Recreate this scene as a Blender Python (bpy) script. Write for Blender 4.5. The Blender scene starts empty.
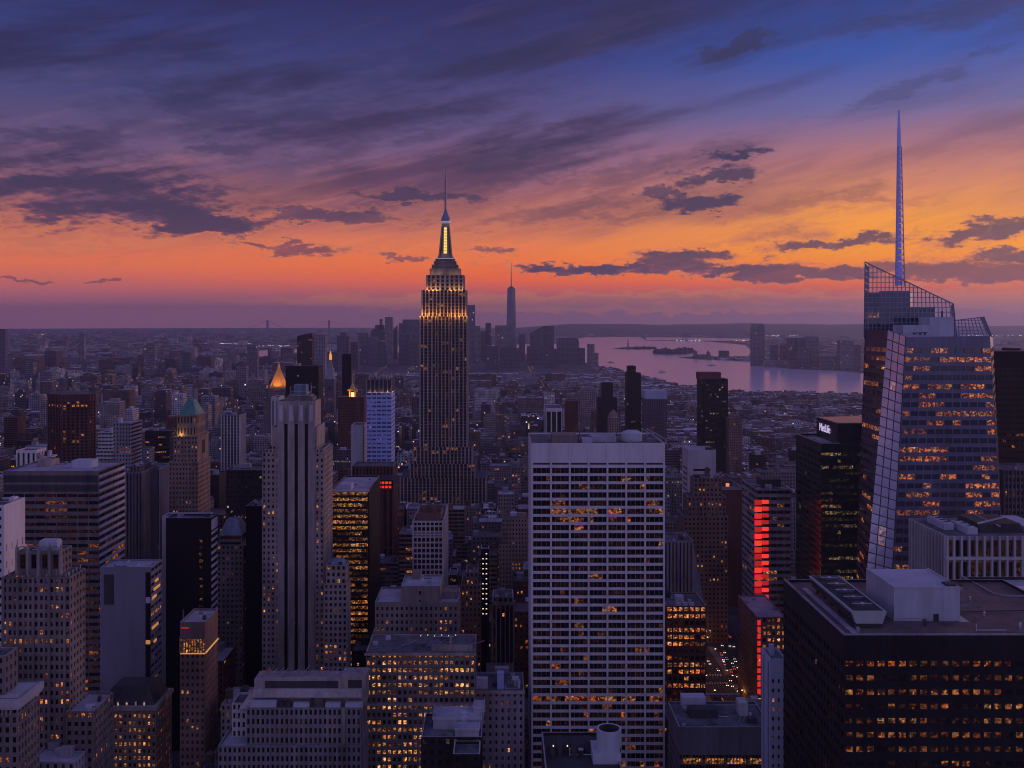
import bpy, math, random
from mathutils import Vector
rad = math.radians
S = bpy.context.scene
COL = S.collection

# ------------------------------------------------------------------ camera, sky, sun, exposure
F, VX, HY, CZ = 1000.0, 500.0, 318.0, 260.0          # focal length in pixels, vanishing point, eye level, eye height
def PX(px, Y): return (px - VX) / F * Y
def PZ(py, Y): return CZ - (py - HY) / F * Y
def GP(px, py):                                      # ground point seen at a pixel
    Y = CZ / (py - HY) * F
    return (PX(px, Y), Y)
cam = bpy.data.cameras.new('camera')
co = bpy.data.objects.new('camera', cam); COL.objects.link(co)
co.location = (0, 0, CZ); co.rotation_euler = (rad(90), 0, 0)
cam.sensor_width = 36; cam.lens = 36 * F / 1024
cam.shift_x = (512 - VX) / 1024; cam.shift_y = -(384 - HY) / 1024
cam.clip_start = 1; cam.clip_end = 120000
S.camera = co
S.view_settings.view_transform = 'Standard'; S.view_settings.look = 'None'
S.view_settings.exposure = 0; S.view_settings.gamma = 1
S.view_settings.use_curve_mapping = False
S.cycles.max_bounces = 5; S.cycles.diffuse_bounces = 2; S.cycles.glossy_bounces = 3
S.cycles.transparent_max_bounces = 12; S.cycles.volume_bounces = 0
S.cycles.sample_clamp_indirect = 2.0; S.cycles.filter_width = 1.05

def lin(r, g, b):
    f = lambda c: (c/255/12.92) if c/255 <= .04045 else ((c/255+.055)/1.055)**2.4
    return (f(r), f(g), f(b), 1)

class NT:
    def __init__(s, t): s.t = t
    def n(s, kind, **kw):
        o = s.t.nodes.new(kind)
        for k, v in kw.items(): setattr(o, k, v)
        return o
    def put(s, sock, v):
        if hasattr(v, 'is_output'): s.t.links.new(v, sock)
        else:
            try: sock.default_value = v
            except Exception: sock.default_value = (v, v, v)
    def m(s, op, *a, clamp=False):
        o = s.n('ShaderNodeMath', operation=op); o.use_clamp = clamp
        for i, v in enumerate(a): s.put(o.inputs[i], v)
        return o.outputs[0]
    def v(s, op, *a):
        o = s.n('ShaderNodeVectorMath', operation=op)
        for i, x in enumerate(a): s.put(o.inputs[i], x)
        return o.outputs['Value'] if op in ('LENGTH', 'DOT_PRODUCT') else o.outputs[0]
    def comb(s, x, y, z):
        o = s.n('ShaderNodeCombineXYZ')
        for i, q in enumerate((x, y, z)): s.put(o.inputs[i], q)
        return o.outputs[0]
    def mix(s, f, a, b, mode='MIX'):
        o = s.n('ShaderNodeMix', data_type='RGBA', blend_type=mode)
        s.put(o.inputs[0], f); s.put(o.inputs[6], a); s.put(o.inputs[7], b)
        return o.outputs[2]
    def mr(s, x, a, b, c=0., d=1., smooth=True):
        o = s.n('ShaderNodeMapRange', interpolation_type='SMOOTHSTEP' if smooth else 'LINEAR')
        for i, q in enumerate((x, a, b, c, d)): s.put(o.inputs[i], q)
        return o.outputs[0]
    def noise(s, vec, scale=1., detail=3., rough=.5, col=False):
        o = s.n('ShaderNodeTexNoise'); s.put(o.inputs['Vector'], vec)
        o.inputs['Scale'].default_value = scale; o.inputs['Detail'].default_value = detail
        o.inputs['Roughness'].default_value = rough
        return o.outputs['Color' if col else 'Fac']
    def ramp(s, x, pts):
        o = s.n('ShaderNodeValToRGB'); s.put(o.inputs[0], x)
        e = o.color_ramp.elements
        while len(e) > 1: e.remove(e[-1])
        e[0].position, e[0].color = pts[0]
        for p, c in pts[1:]:
            q = e.new(p); q.color = c
        return o.outputs[0]

SUN_AZ, SUN_EL = 48.0, 5.0        # degrees right of the view axis, degrees up: afterglow in the west-southwest
def make_world():
    w = bpy.data.worlds.new('World'); S.world = w; w.use_nodes = True
    t = w.node_tree; t.nodes.clear(); N = NT(t)
    tc = N.n('ShaderNodeTexCoord').outputs['Generated']
    d = N.v('NORMALIZE', tc)
    sx = N.n('ShaderNodeSeparateXYZ'); t.links.new(d, sx.inputs[0])
    x, y, z = sx.outputs
    el = N.m('DEGREES', N.m('ARCSINE', z)); az = N.m('DEGREES', N.m('ARCTAN2', x, y))
    def e_of(py): return math.degrees(math.atan((HY - py) / F))
    def rp(cols):
        pts = [(max(0, e_of(py)) / 40.0, lin(*c)) for py, c in cols]
        pts.append((30/40, lin(62, 58, 122))); pts.append((1.0, lin(66, 66, 135)))
        return pts
    f = N.m('DIVIDE', el, 40.0, clamp=True)
    L = N.ramp(f, rp([(318, (178, 112, 134)), (300, (190, 108, 118)), (284, (218, 112, 98)), (268, (240, 120, 76)), (244, (224, 116, 86)),
                      (215, (160, 98, 112)), (170, (112, 86, 122)), (110, (72, 70, 120)), (50, (52, 60, 118)), (5, (44, 46, 98))]))
    C = N.ramp(f, rp([(318, (152, 98, 126)), (304, (148, 92, 118)), (291, (218, 98, 84)), (279, (252, 106, 44)), (262, (254, 122, 50)), (244, (240, 128, 74)),
                      (215, (186, 108, 104)), (170, (136, 92, 124)), (120, (92, 80, 130)), (60, (56, 56, 116)), (5, (44, 42, 96))]))
    R = N.ramp(f, rp([(318, (152, 98, 124)), (304, (150, 92, 114)), (291, (228, 98, 68)), (279, (255, 118, 28)), (255, (255, 152, 24)), (225, (252, 156, 54)),
                      (195, (216, 134, 96)), (165, (176, 112, 118)), (120, (100, 98, 156)), (70, (46, 80, 164)), (5, (34, 54, 126))]))
    base = N.mix(N.mr(az, -24., 1., smooth=False), L, C)
    base = N.mix(N.mr(az, 1., 19., smooth=False), base, R)
    # unseen part of the dome: brightened behind the camera as added fill light on the facades
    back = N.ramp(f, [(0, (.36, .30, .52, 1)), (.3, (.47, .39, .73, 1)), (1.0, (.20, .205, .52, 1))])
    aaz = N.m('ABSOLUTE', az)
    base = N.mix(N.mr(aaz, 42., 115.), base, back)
    # ---- clouds, in azimuth / elevation
    p = N.comb(az, el, 0.0)
    def aniso(ax, ey, sh=0.):
        return N.comb(N.m('MULTIPLY', N.m('ADD', az, N.m('MULTIPLY', el, sh)), ax), N.m('MULTIPLY', el, ey), 3.7)
    def slant(ax, ey, sl):
        return N.comb(N.m('MULTIPLY', az, ax), N.m('MULTIPLY', N.m('SUBTRACT', el, N.m('MULTIPLY', az, sl)), ey), 8.1)
    wv = N.noise(aniso(.55, 1.3), 1.0, 6, .62, col=True)
    wf = N.v('MULTIPLY', N.v('SUBTRACT', wv, (.5, .5, .5)), (4.6, 1.9, 0.))
    wv2 = N.noise(aniso(1.9, 4.2), 1.0, 5, .65, col=True)
    wf2 = N.v('MULTIPLY', N.v('SUBTRACT', wv2, (.5, .5, .5)), (2.0, .8, 0.))
    pw = N.v('ADD', N.v('ADD', p, wf), wf2)
    clouds = [(95, 196, 155, 37, 2, .92), (60, 138, 80, 12, -3, .62), (215, 148, 42, 8, 4, .6), (215, 112, 90, 26, 8, .58), (300, 165, 70, 14, -18, .45), (420, 120, 130, 16, -14, .5), (520, 180, 110, 10, -16, .5), (640, 215, 60, 7, -10, .55), (130, 60, 120, 16, -10, .4), (440, 60, 160, 20, -8, .4), (180, 218, 78, 15, 7, .95), (60, 240, 130, 11, 0, .45),
              (335, 215, 80, 9, 3, .72), (292, 248, 56, 5.5, 2, .75), (420, 197, 66, 6, 1, .75), (395, 223, 34, 5, 3, .45), (530, 146, 80, 19, -10, .6), (250, 180, 120, 28, -8, .4),
              (700, 203, 46, 10, 3, .95), (664, 193, 22, 7, 14, .8), (716, 176, 40, 8, -6, .88), (733, 153, 27, 4.5, -5, .95), (735, 46, 36, 9, -20, .75),
              (590, 269, 92, 6, 1, 1), (660, 268, 70, 7, 0, .95), (678, 261, 44, 9, 0, .95), (735, 271, 60, 6, 0, .95), (840, 272, 40, 6, 0, .9), (700, 256, 20, 5, -4, .9), (775, 272, 70, 9, 1, .88), (835, 244, 72, 6, -5, .9), (800, 246, 40, 5, 0, .8),
              (990, 233, 66, 9, -9, .9), (1010, 222, 40, 5, 6, .85), (965, 272, 95, 14, 2, .85), (1005, 256, 40, 7, 0, .9), (905, 268, 48, 6, 3, .8), (20, 280, 28, 2.4, 1, .7), (97, 282, 21, 2, 1, .7),
              (700, 302, 440, 10, 0, .5), (930, 78, 110, 6, -17, .4), (560, 212, 130, 14, -8, .55), (790, 205, 100, 7, -9, .5), (600, 180, 120, 9, -14, .42), (780, 232, 52, 8, -6, .55), (860, 198, 60, 5, 6, .5),
              (960, 10, 150, 12, -4, .55), (260, 110, 150, 34, -4, .45), (640, 20, 260, 26, -6, .3), (455, 212, 60, 10, 4, .45), (490, 250, 28, 4, 3, .7), (400, 257, 26, 3, 0, .7)]
    tex = N.noise(slant(.26, 1.25, .16), 1.0, 8, .6)
    fine = N.noise(aniso(1.5, 4.2, 1.2), 1.0, 6, .62)
    dens = N.m('SUBTRACT', N.m('ADD', N.m('MULTIPLY', tex, .72), N.m('MULTIPLY', fine, .28)), .5)
    dsoft, dhard = N.m('MULTIPLY', dens, 3.4), N.m('MULTIPLY', dens, 2.0)
    tot = None
    for (cx, cy, rx, ry, tilt, st) in clouds:
        u = (cx - VX) / F; caz = math.degrees(math.atan(u)); k = math.cos(math.radians(caz))
        cel = math.degrees(math.atan((HY - cy) / F * k))
        mp = N.n('ShaderNodeMapping', vector_type='TEXTURE')
        t.links.new(pw, mp.inputs[0])
        mp.inputs['Location'].default_value = (caz, cel, 0)
        mp.inputs['Rotation'].default_value = (0, 0, rad(-tilt))
        mp.inputs['Scale'].default_value = (max(.1, rx * .0573 * k * k * 1.12), max(.05, ry * .0573 * k * 1.15), 1)
        soft = st < .65 or rx * ry > 3000
        dl = N.v('LENGTH', mp.outputs[0]) if rx > 400 else N.m('ADD', N.v('LENGTH', mp.outputs[0]), dsoft if soft else dhard)
        mk = N.mr(dl, 1.4 if soft else 1.22, .2 if soft else .52, 0., st)
        tot = mk if tot is None else N.m('MAXIMUM', tot, mk)
    # long thin veils fanning up to the right
    v1 = N.noise(slant(.07, .40, .20), 1.0, 6, .58); v2 = N.noise(slant(.10, .95, .26), 1.0, 8, .6)
    right = N.mr(az, 4., 18., 1., .4)
    veil = N.m('MULTIPLY', N.mr(v1, .43, .63), N.m('MULTIPLY', N.mr(el, 3.0, 7.5, 0., .92), right))
    vcol = N.mix(N.mr(el, 4., 14.), lin(104, 66, 92), lin(46, 42, 84))
    out = N.mix(veil, base, vcol)
    fib = N.m('MULTIPLY', N.mr(v2, .50, .70), N.m('MULTIPLY', N.mr(el, 2.2, 4.5, 0., .5), N.mr(el, 7., 14., 1., .22)))
    fcol = N.mix(N.mr(el, 3., 12.), lin(236, 132, 84), lin(118, 92, 132))
    out = N.mix(fib, out, fcol)
    dfib = N.m('MULTIPLY', N.mr(v2, .47, .32), N.m('MULTIPLY', N.mr(el, 2.4, 6., 0., .52), N.m('MULTIPLY', right, N.mr(el, 7., 14., 1., .3))))
    out = N.mix(dfib, out, N.mix(N.mr(el, 3., 12.), lin(120, 72, 92), lin(48, 44, 88)))
    ccol = N.mix(N.mr(el, 1.0, 10.), lin(84, 62, 90), lin(47, 44, 82))
    ccol = N.mix(N.mr(dens, -.02, .12, 0., .6), ccol, N.mix(N.mr(el, 2., 10.), lin(138, 84, 100), lin(84, 68, 112)))
    cm = N.m('MULTIPLY', tot, N.mr(aaz, 75., 45.))
    rim = N.m('MULTIPLY', N.m('MULTIPLY', N.mr(tot, .04, .3), N.mr(tot, .75, .35)), N.mr(el, 8.5, 3.5, 0., .5))
    out = N.mix(cm, out, ccol)
    out = N.mix(rim, out, lin(246, 140, 84))
    out = N.mix(N.mr(el, -.4, -4.), out, lin(60, 46, 70))
    sky = N.n('ShaderNodeTexSky', sky_type='NISHITA'); sky.sun_disc = False
    sky.sun_elevation = rad(SUN_EL); sky.sun_rotation = rad(SUN_AZ)
    sky.dust_density = 2.0
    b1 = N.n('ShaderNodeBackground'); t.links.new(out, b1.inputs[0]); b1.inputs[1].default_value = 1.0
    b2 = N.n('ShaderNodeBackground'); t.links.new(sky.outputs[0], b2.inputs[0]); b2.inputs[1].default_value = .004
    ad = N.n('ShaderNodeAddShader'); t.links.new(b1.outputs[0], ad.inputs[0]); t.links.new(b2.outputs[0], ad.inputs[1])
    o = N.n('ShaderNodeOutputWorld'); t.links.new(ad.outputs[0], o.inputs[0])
make_world()
sl = bpy.data.lights.new('sun', 'SUN'); sl.energy = 1.0; sl.angle = rad(16); sl.color = (1, .55, .45)
so = bpy.data.objects.new('sun', sl); COL.objects.link(so)
dv = Vector((math.sin(rad(SUN_AZ)) * math.cos(rad(SUN_EL)), math.cos(rad(SUN_AZ)) * math.cos(rad(SUN_EL)), math.sin(rad(SUN_EL))))
so.rotation_euler = dv.to_track_quat('Z', 'Y').to_euler(); so.location = (3000, 3000, 2000)

# ------------------------------------------------------------------ materials
MATS = {}
def pmat(name):
    m = bpy.data.materials.new(name); m.use_nodes = True
    t = m.node_tree; b = t.nodes['Principled BSDF']
    return m, NT(t), b
def wall(name, c, rough=.85, var=.42, spec=.25, scale=.06):
    if name in MATS: return MATS[name]
    m, N, b = pmat(name)
    g = N.n('ShaderNodeNewGeometry').outputs['Position']
    n1 = N.noise(N.v('MULTIPLY', g, (1, 1, .35)), scale, 5, .65)
    n2 = N.noise(N.v('MULTIPLY', g, (1., 1., .06)), .55, 3, .6)
    k = N.m('ADD', N.mr(n1, .3, .7, 1 - var, 1 + var * .6, smooth=False), N.mr(n2, .35, .65, -var * .4, var * .3, smooth=False))
    N.put(b.inputs['Base Color'], N.v('SCALE', (c[0], c[1], c[2])) if False else N.mix(1.0, (c[0], c[1], c[2], 1), N.comb(k, k, k), 'MULTIPLY'))
    b.inputs['Roughness'].default_value = rough; b.inputs['Specular IOR Level'].default_value = spec
    MATS[name] = m; return m
def plain(name, c, rough=.5, metal=0., emit=None, es=0., spec=.5):
    if name in MATS: return MATS[name]
    m, N, b = pmat(name)
    b.inputs['Base Color'].default_value = (*c, 1); b.inputs['Roughness'].default_value = rough; b.inputs['Metallic'].default_value = metal
    b.inputs['Specular IOR Level'].default_value = spec
    if emit:
        b.inputs['Emission Color'].default_value = (*emit, 1); b.inputs['Emission Strength'].default_value = es
        m.cycles.emission_sampling = 'NONE'
    MATS[name] = m; return m
def glass(name, c1, c2, k=1.0, base=(.010, .010, .017), rough=.12, ior=1.26, fine=.45):
    """window glass; panes whose 'lit' value is above zero show a lit room with uneven lamps and furniture"""
    if name in MATS: return MATS[name]
    m, N, b = pmat(name)
    a1 = N.n('ShaderNodeAttribute', attribute_name='lit').outputs['Fac']
    a2 = N.n('ShaderNodeAttribute', attribute_type='OBJECT', attribute_name='lit').outputs['Fac']
    lit = N.m('ADD', a1, a2)
    pos = N.n('ShaderNodeNewGeometry').outputs['Position']
    room = N.noise(N.v('MULTIPLY', pos, (1, 1, 1.25)), fine, 2, .6)
    spots = N.noise(N.v('ADD', pos, (31., 7., 11.)), fine * 2.3, 1, .5)
    hue = N.noise(N.v('ADD', pos, (130., 77., 19.)), .21, 2, .5)
    hue2 = N.noise(N.v('ADD', pos, (61., 3., 90.)), .4, 1, .5)
    st = N.m('MULTIPLY', lit, N.m('ADD', N.mr(room, .44, .66, .05, .8), N.mr(spots, .57, .74, 0., 1.3)))
    N.put(b.inputs['Emission Color'], N.mix(N.mr(hue2, .56, .68, 0., .8), N.mix(N.mr(hue, .38, .62), (*c1, 1), (*c2, 1)), (1, c2[1]*1.45, c2[2]*2.6, 1)))
    N.put(b.inputs['Emission Strength'], N.m('MULTIPLY', st, k))
    b.inputs['Base Color'].default_value = (*base, 1); b.inputs['Roughness'].default_value = rough; b.inputs['IOR'].default_value = ior
    m.cycles.emission_sampling = 'NONE'
    MATS[name] = m; return m

LIME = wall('limestone', (.33, .28, .275)); LIMED = wall('dark limestone', (.20, .168, .172)); WHITE = wall('white stone', (.60, .57, .62), var=.14)
PALE = wall('pale concrete', (.44, .42, .46), var=.2); GREY = wall('grey concrete', (.27, .255, .30)); DGREY = wall('dark grey concrete', (.12, .11, .135))
BRICK = wall('brown brick', (.20, .125, .11)); RBRICK = wall('dark red brick', (.13, .055, .05)); TAN = wall('tan brick', (.28, .20, .17))
BLACK = wall('black cladding', (.010, .010, .014), rough=.4, var=.2, spec=.12); DARK = wall('dark bronze cladding', (.03, .025, .028), rough=.45, spec=.15)
BLUEW = wall('blue white cladding', (.34, .40, .70), var=.12); GREENG = wall('dark green cladding', (.012, .026, .03), rough=.25, spec=.5, var=.2)
SILVER = wall('silver cladding', (.36, .36, .44), rough=.35, var=.12, spec=.6); STEELB = wall('steel blue cladding', (.20, .22, .32), rough=.4, spec=.5, var=.15)
COPING = wall('pale coping', (.36, .35, .40)); ROOF = wall('roof tar', (.13, .125, .15), var=.6, scale=.11); ROOFL = wall('pale roof gravel', (.36, .35, .42), var=.3); ROOFR = wall('brown roof', (.13, .095, .10), var=.4)
MECH = wall('rooftop metal', (.42, .44, .54), rough=.5, var=.2); MECHD = wall('dark rooftop plant', (.055, .05, .06), var=.4); WOOD = wall('tank wood', (.10, .07, .06))
COPPER = wall('green copper', (.10, .27, .24), rough=.6); COPPB = wall('blue grey copper', (.16, .22, .30), rough=.5); GOLD = wall('gilded roof tiles', (.62, .36, .09), rough=.45, var=.15)
MET = plain('mast metal', (.42, .40, .46), .4, .7); METD = plain('dark steel', (.05, .05, .06), .5, .3)
G_O = glass('orange lit glass', (1, .20, .035), (1, .36, .09), 1.15)
G_A = glass('amber lit glass', (1, .28, .048), (1, .42, .11), 1.1)
G_W = glass('pale lit glass', (1, .62, .34), (1, .82, .62), .95)
G_R = glass('red lit glass', (1, .10, .03), (1, .20, .06), 1.2)
G_Y = glass('dim yellow lit glass', (.9, .45, .12), (.85, .60, .28), .55, base=(.006, .016, .018), rough=.08)
G_B = glass('blue window glass', (.16, .20, .80), (.22, .28, .9), .8, base=(.05, .06, .16))
G_S = glass('sky reflecting glass', (1, .19, .035), (1, .32, .075), 1.1, base=(.03, .035, .06), rough=.08, ior=1.9)

# ------------------------------------------------------------------ mesh building
class MB:
    def __init__(s): s.v = []; s.f = []; s.mi = []; s.lit = []; s.haslit = False
    def face(s, pts, m=0, lit=0.):
        i = len(s.v); s.v.extend(pts); s.f.append(tuple(range(i, i + len(pts)))); s.mi.append(m); s.lit.append(lit)
        if lit: s.haslit = True
    def box(s, x0, x1, y0, y1, z0, z1, m=0, bottom=False, mt=None):
        a = [(x0,y0,z0),(x1,y0,z0),(x1,y1,z0),(x0,y1,z0),(x0,y0,z1),(x1,y0,z1),(x1,y1,z1),(x0,y1,z1)]
        for q in ((0,1,5,4),(1,2,6,5),(2,3,7,6),(3,0,4,7)): s.face([a[i] for i in q], m)
        s.face([a[i] for i in (4,5,6,7)], m if mt is None else mt)
        if bottom: s.face([a[i] for i in (3,2,1,0)], m)
    def prism(s, poly, z0, z1, m=0, mt=None, top=None, bottom=False):
        top = top or poly; n = len(poly)
        for i in range(n):
            j = (i + 1) % n
            s.face([(*poly[i], z0), (*poly[j], z0), (*top[j], z1), (*top[i], z1)], m)
        s.face([(*p, z1) for p in top], m if mt is None else mt)
        if bottom: s.face([(*p, z0) for p in reversed(poly)], m)
    def cone(s, cx, cy, r0, r1, z0, z1, n=12, m=0, bottom=False, mt=None, ph=0.):
        P = lambda r: [(cx + r * math.cos(2*math.pi*i/n + ph), cy + r * math.sin(2*math.pi*i/n + ph)) for i in range(n)]
        s.prism(P(r0), z0, z1, m, mt, P(max(r1, .01)), bottom)
    def bar(s, a, b, r, m=0, n=4):
        a, b = Vector(a), Vector(b); d = (b - a).normalized()
        u = d.cross(Vector((0, 0, 1)) if abs(d.z) < .9 else Vector((1, 0, 0))).normalized(); w = d.cross(u)
        ring = lambda c: [tuple(c + (u * math.cos(2*math.pi*i/n + .785) + w * math.sin(2*math.pi*i/n + .785)) * r) for i in range(n)]
        A, B = ring(a), ring(b)
        for i in range(n):
            j = (i + 1) % n; s.face([A[i], B[i], B[j], A[j]], m)
        s.face(list(A), m); s.face(list(reversed(B)), m)
    def tube_path(s, pts, r, m=0, n=4):
        for a, b in zip(pts, pts[1:]): s.bar(a, b, r, m, n)
    def build(s, name, mats, parent=None, org=(0, 0, 0), kind=None):
        me = bpy.data.meshes.new(name)
        ox, oy, oz = org
        me.from_pydata([(a - ox, b - oy, c - oz) for a, b, c in s.v], [], s.f)
        for q in (mats if isinstance(mats, (list, tuple)) else [mats]): me.materials.append(q)
        me.polygons.foreach_set('material_index', s.mi)
        if s.haslit:
            at = me.attributes.new('lit', 'FLOAT', 'FACE'); at.data.foreach_set('value', s.lit)
        me.update()
        o = bpy.data.objects.new(name, me); COL.objects.link(o)
        if parent is not None: o.parent = parent
        else: o.location = org
        if kind: o['kind'] = kind
        return o
def root(name, label, cat, loc, group=None):
    o = bpy.data.objects.new(name, None); COL.objects.link(o); o.location = loc; o.empty_display_size = 2
    o['label'] = label; o['category'] = cat
    if group: o['group'] = group
    return o
def tag(o, label, cat, group=None, kind=None):
    if label: o['label'] = label
    if cat: o['category'] = cat
    if group: o['group'] = group
    if kind: o['kind'] = kind
    return o

def facade(mb, wins, p0, p1, z0, z1, st, rng, m=0, reveal=True):
    """a wall from p0 to p1 (outside on the right hand) with real window openings; panes go to wins"""
    L = math.hypot(p1[0]-p0[0], p1[1]-p0[1])
    if L < .5 or z1 - z0 < 1: return
    tx, ty = (p1[0]-p0[0])/L, (p1[1]-p0[1])/L; nx, ny = ty, -tx
    P = lambda u, z, dp=0.: (p0[0]+tx*u-nx*dp, p0[1]+ty*u-ny*dp, z)
    Q = lambda u0, u1, a, b: mb.face([P(u0, a), P(u1, a), P(u1, b), P(u0, b)], m)
    if st is None: Q(0, L, z0, z1); return
    topb = st.get('top', 0.); mu = st.get('marg', 0.)
    zt = z1 - topb
    nb = st.get('nb') or max(1, round((L - 2*mu)/st['bw'])); nf = max(1, round((zt - z0)/st['fh']))
    bw = (L - 2*mu)/nb; fh = (zt - z0)/nf
    ww, wh, sl, dp = st['ww']*bw, st['wh']*fh, min(st.get('sill', .28), max(.02, (1-st['wh'])*.6))*fh, st.get('rec', .35)
    a, c, prow, hi, s0 = st.get('lit', (.06, 0., .1, .6, 1.))
    grp = st.get('pair', 0)
    zs = z0
    for r in range(nf):
        zb = z0 + r*fh + sl; zz = zb + wh
        Q(0, L, zs, zb); zs = zz
        act = rng.random() < prow
        ue = 0.; run = 0.
        for k in range(nb):
            uc = mu + (k + .5)*bw; u0, u1 = uc - ww/2, uc + ww/2
            Q(ue, u0, zb, zz); ue = u1
            if reveal:
                mb.face([P(u0, zb), P(u1, zb), P(u1, zb, dp), P(u0, zb, dp)], m)
                mb.face([P(u0, zz, dp), P(u1, zz, dp), P(u1, zz), P(u0, zz)], m)
                mb.face([P(u0, zb, dp), P(u0, zz, dp), P(u0, zz), P(u0, zb)], m)
                mb.face([P(u1, zb), P(u1, zz), P(u1, zz, dp), P(u1, zb, dp)], m)
            if run > 0: run -= 1
            else:
                pr = hi if act else a
                on = rng.random() < pr
                run = rng.choice(st.get('run', (0, 0, 1))); cur = s0 * (.12 + 1.15*rng.random()**1.3) if on else max(c, .02) * rng.random()**2
            wins.append((P(uc, (zb+zz)/2, dp), (nx, ny), ww, wh, cur, r))
        Q(ue, L, zb, zz)
    Q(0, L, zs, z1)
    pd = st.get('pier')
    if pd:
        w, dpt = pd; pb = st.get('pmat', m)
        for k in range(0, nb + 1, st.get('pn', 1)):
            u = min(max(mu + k*bw, w/2), L - w/2)
            pts = [P(u - w/2, 0, 0.), P(u + w/2, 0, 0.), P(u + w/2, 0, -dpt), P(u - w/2, 0, -dpt)]
            A = [(q[0], q[1]) for q in (pts[3], pts[2], pts[1], pts[0])]
            mb.prism(A, z0, z1 - .01, pb)
    sp = st.get('span')
    if sp:
        hgt, dpt = sp
        for r in range(nf + 1):
            zc = z0 + r*fh
            A = [P(.05, 0, -dpt), P(L-.05, 0, -dpt), P(L-.05, 0, .0), P(.05, 0, .0)]
            mb.prism([(q[0], q[1]) for q in A], zc - hgt*.35, zc + hgt*.65, m, bottom=True)

PANES = {}
def place_windows(rt, wins, gm, n_ind, vis=None):
    """up to n_ind panes that show largest become parts of their own, the rest one part"""
    org = rt.location
    def score(w):
        (x, y, z), (nx, ny), ww, wh, l, r = w
        if y <= 1: return 0
        px, py = VX + F*x/y, HY + F*(CZ - z)/y
        dot = -(nx*x + ny*y)/math.hypot(x, y)
        if dot <= .02 or not (0 < px < 1024 and 0 < py < 768): return 0
        if vis and not (vis[0] <= py <= vis[1]): return dot*ww*wh/y/y*1e-3
        return dot*ww*wh/(y*y)*(1.15 if l else 1)
    order = sorted(range(len(wins)), key=lambda i: -score(wins[i]))
    ind = set(i for i in order[:n_ind] if score(wins[i]) > 0) if n_ind else set()
    mb = MB()
    for i, (c, n, ww, wh, l, r) in enumerate(wins):
        if i in ind:
            key = (round(ww, 1), round(wh, 1), gm.name); me = PANES.get(key)
            if me is None:
                me = bpy.data.meshes.new('window'); w, h = ww/2 + .06, wh/2 + .06
                me.from_pydata([(-w,0,-h),(w,0,-h),(w,0,h),(-w,0,h)], [], [(0,1,2,3)]); me.materials.append(gm); PANES[key] = me
            o = bpy.data.objects.new('window', me); COL.objects.link(o); o.parent = rt
            o.location = (c[0]-org.x, c[1]-org.y, c[2]-org.z); o.rotation_euler = (0, 0, math.atan2(n[0], -n[1]))
            o['lit'] = float(l)
        else:
            tx, ty = -n[1], n[0]; w, h = ww/2 + .15, wh/2 + .15
            x, y, z = c
            mb.face([(x-tx*w, y-ty*w, z-h), (x+tx*w, y+ty*w, z-h), (x+tx*w, y+ty*w, z+h), (x-tx*w, y-ty*w, z+h)], 0, l)
    if mb.f: mb.build('windows', gm, rt, tuple(org), 'stuff')

HERO = []          # (px0, px1, vb, Y0, Y1, x0, x1)
def water_tank(rt, x, y, z, r=2.2, h=4.2, org=None):
    org = org or tuple(rt.location)
    mb = MB()
    for dx, dy in ((1,1),(1,-1),(-1,1),(-1,-1)): mb.bar((x+dx*r*.6, y+dy*r*.6, z), (x+dx*r*.6, y+dy*r*.6, z+3), .18)
    o = mb.build('tank_stand', METD, rt, org)
    t = MB(); t.cone(x, y, r, r, z+3, z+3+h, 12, 0, True); t.cone(x, y, r*1.08, 0, z+3+h, z+3+h+1.6, 12)
    t.build('water_tank', WOOD, rt, org)
def fan_unit(rt, x0, x1, y0, y1, z, h, n=2, mat=None):
    org = tuple(rt.location)
    mb = MB(); mb.box(x0, x1, y0, y1, z, z+h)
    o = mb.build('cooling_unit', mat or MECH, rt, org)
    f = MB()
    along_x = (x1-x0) > (y1-y0); r = min(x1-x0, y1-y0)*.38
    for i in range(n):
        t = (i+.5)/n
        cx = x0+(x1-x0)*t if along_x else (x0+x1)/2; cy = (y0+y1)/2 if along_x else y0+(y1-y0)*t
        r2 = min(r, .42*max(x1-x0, y1-y0)/n)
        f.cone(cx, cy, r2, r2*.95, z+h+.01, z+h+.6, 14)
        f.cone(cx, cy, r2*.85, r2*.85, z+h+.6, z+h+.63, 14, 1)
    q = f.build('fan_shroud', [MECH, MECHD], o, org)
    return o

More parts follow.
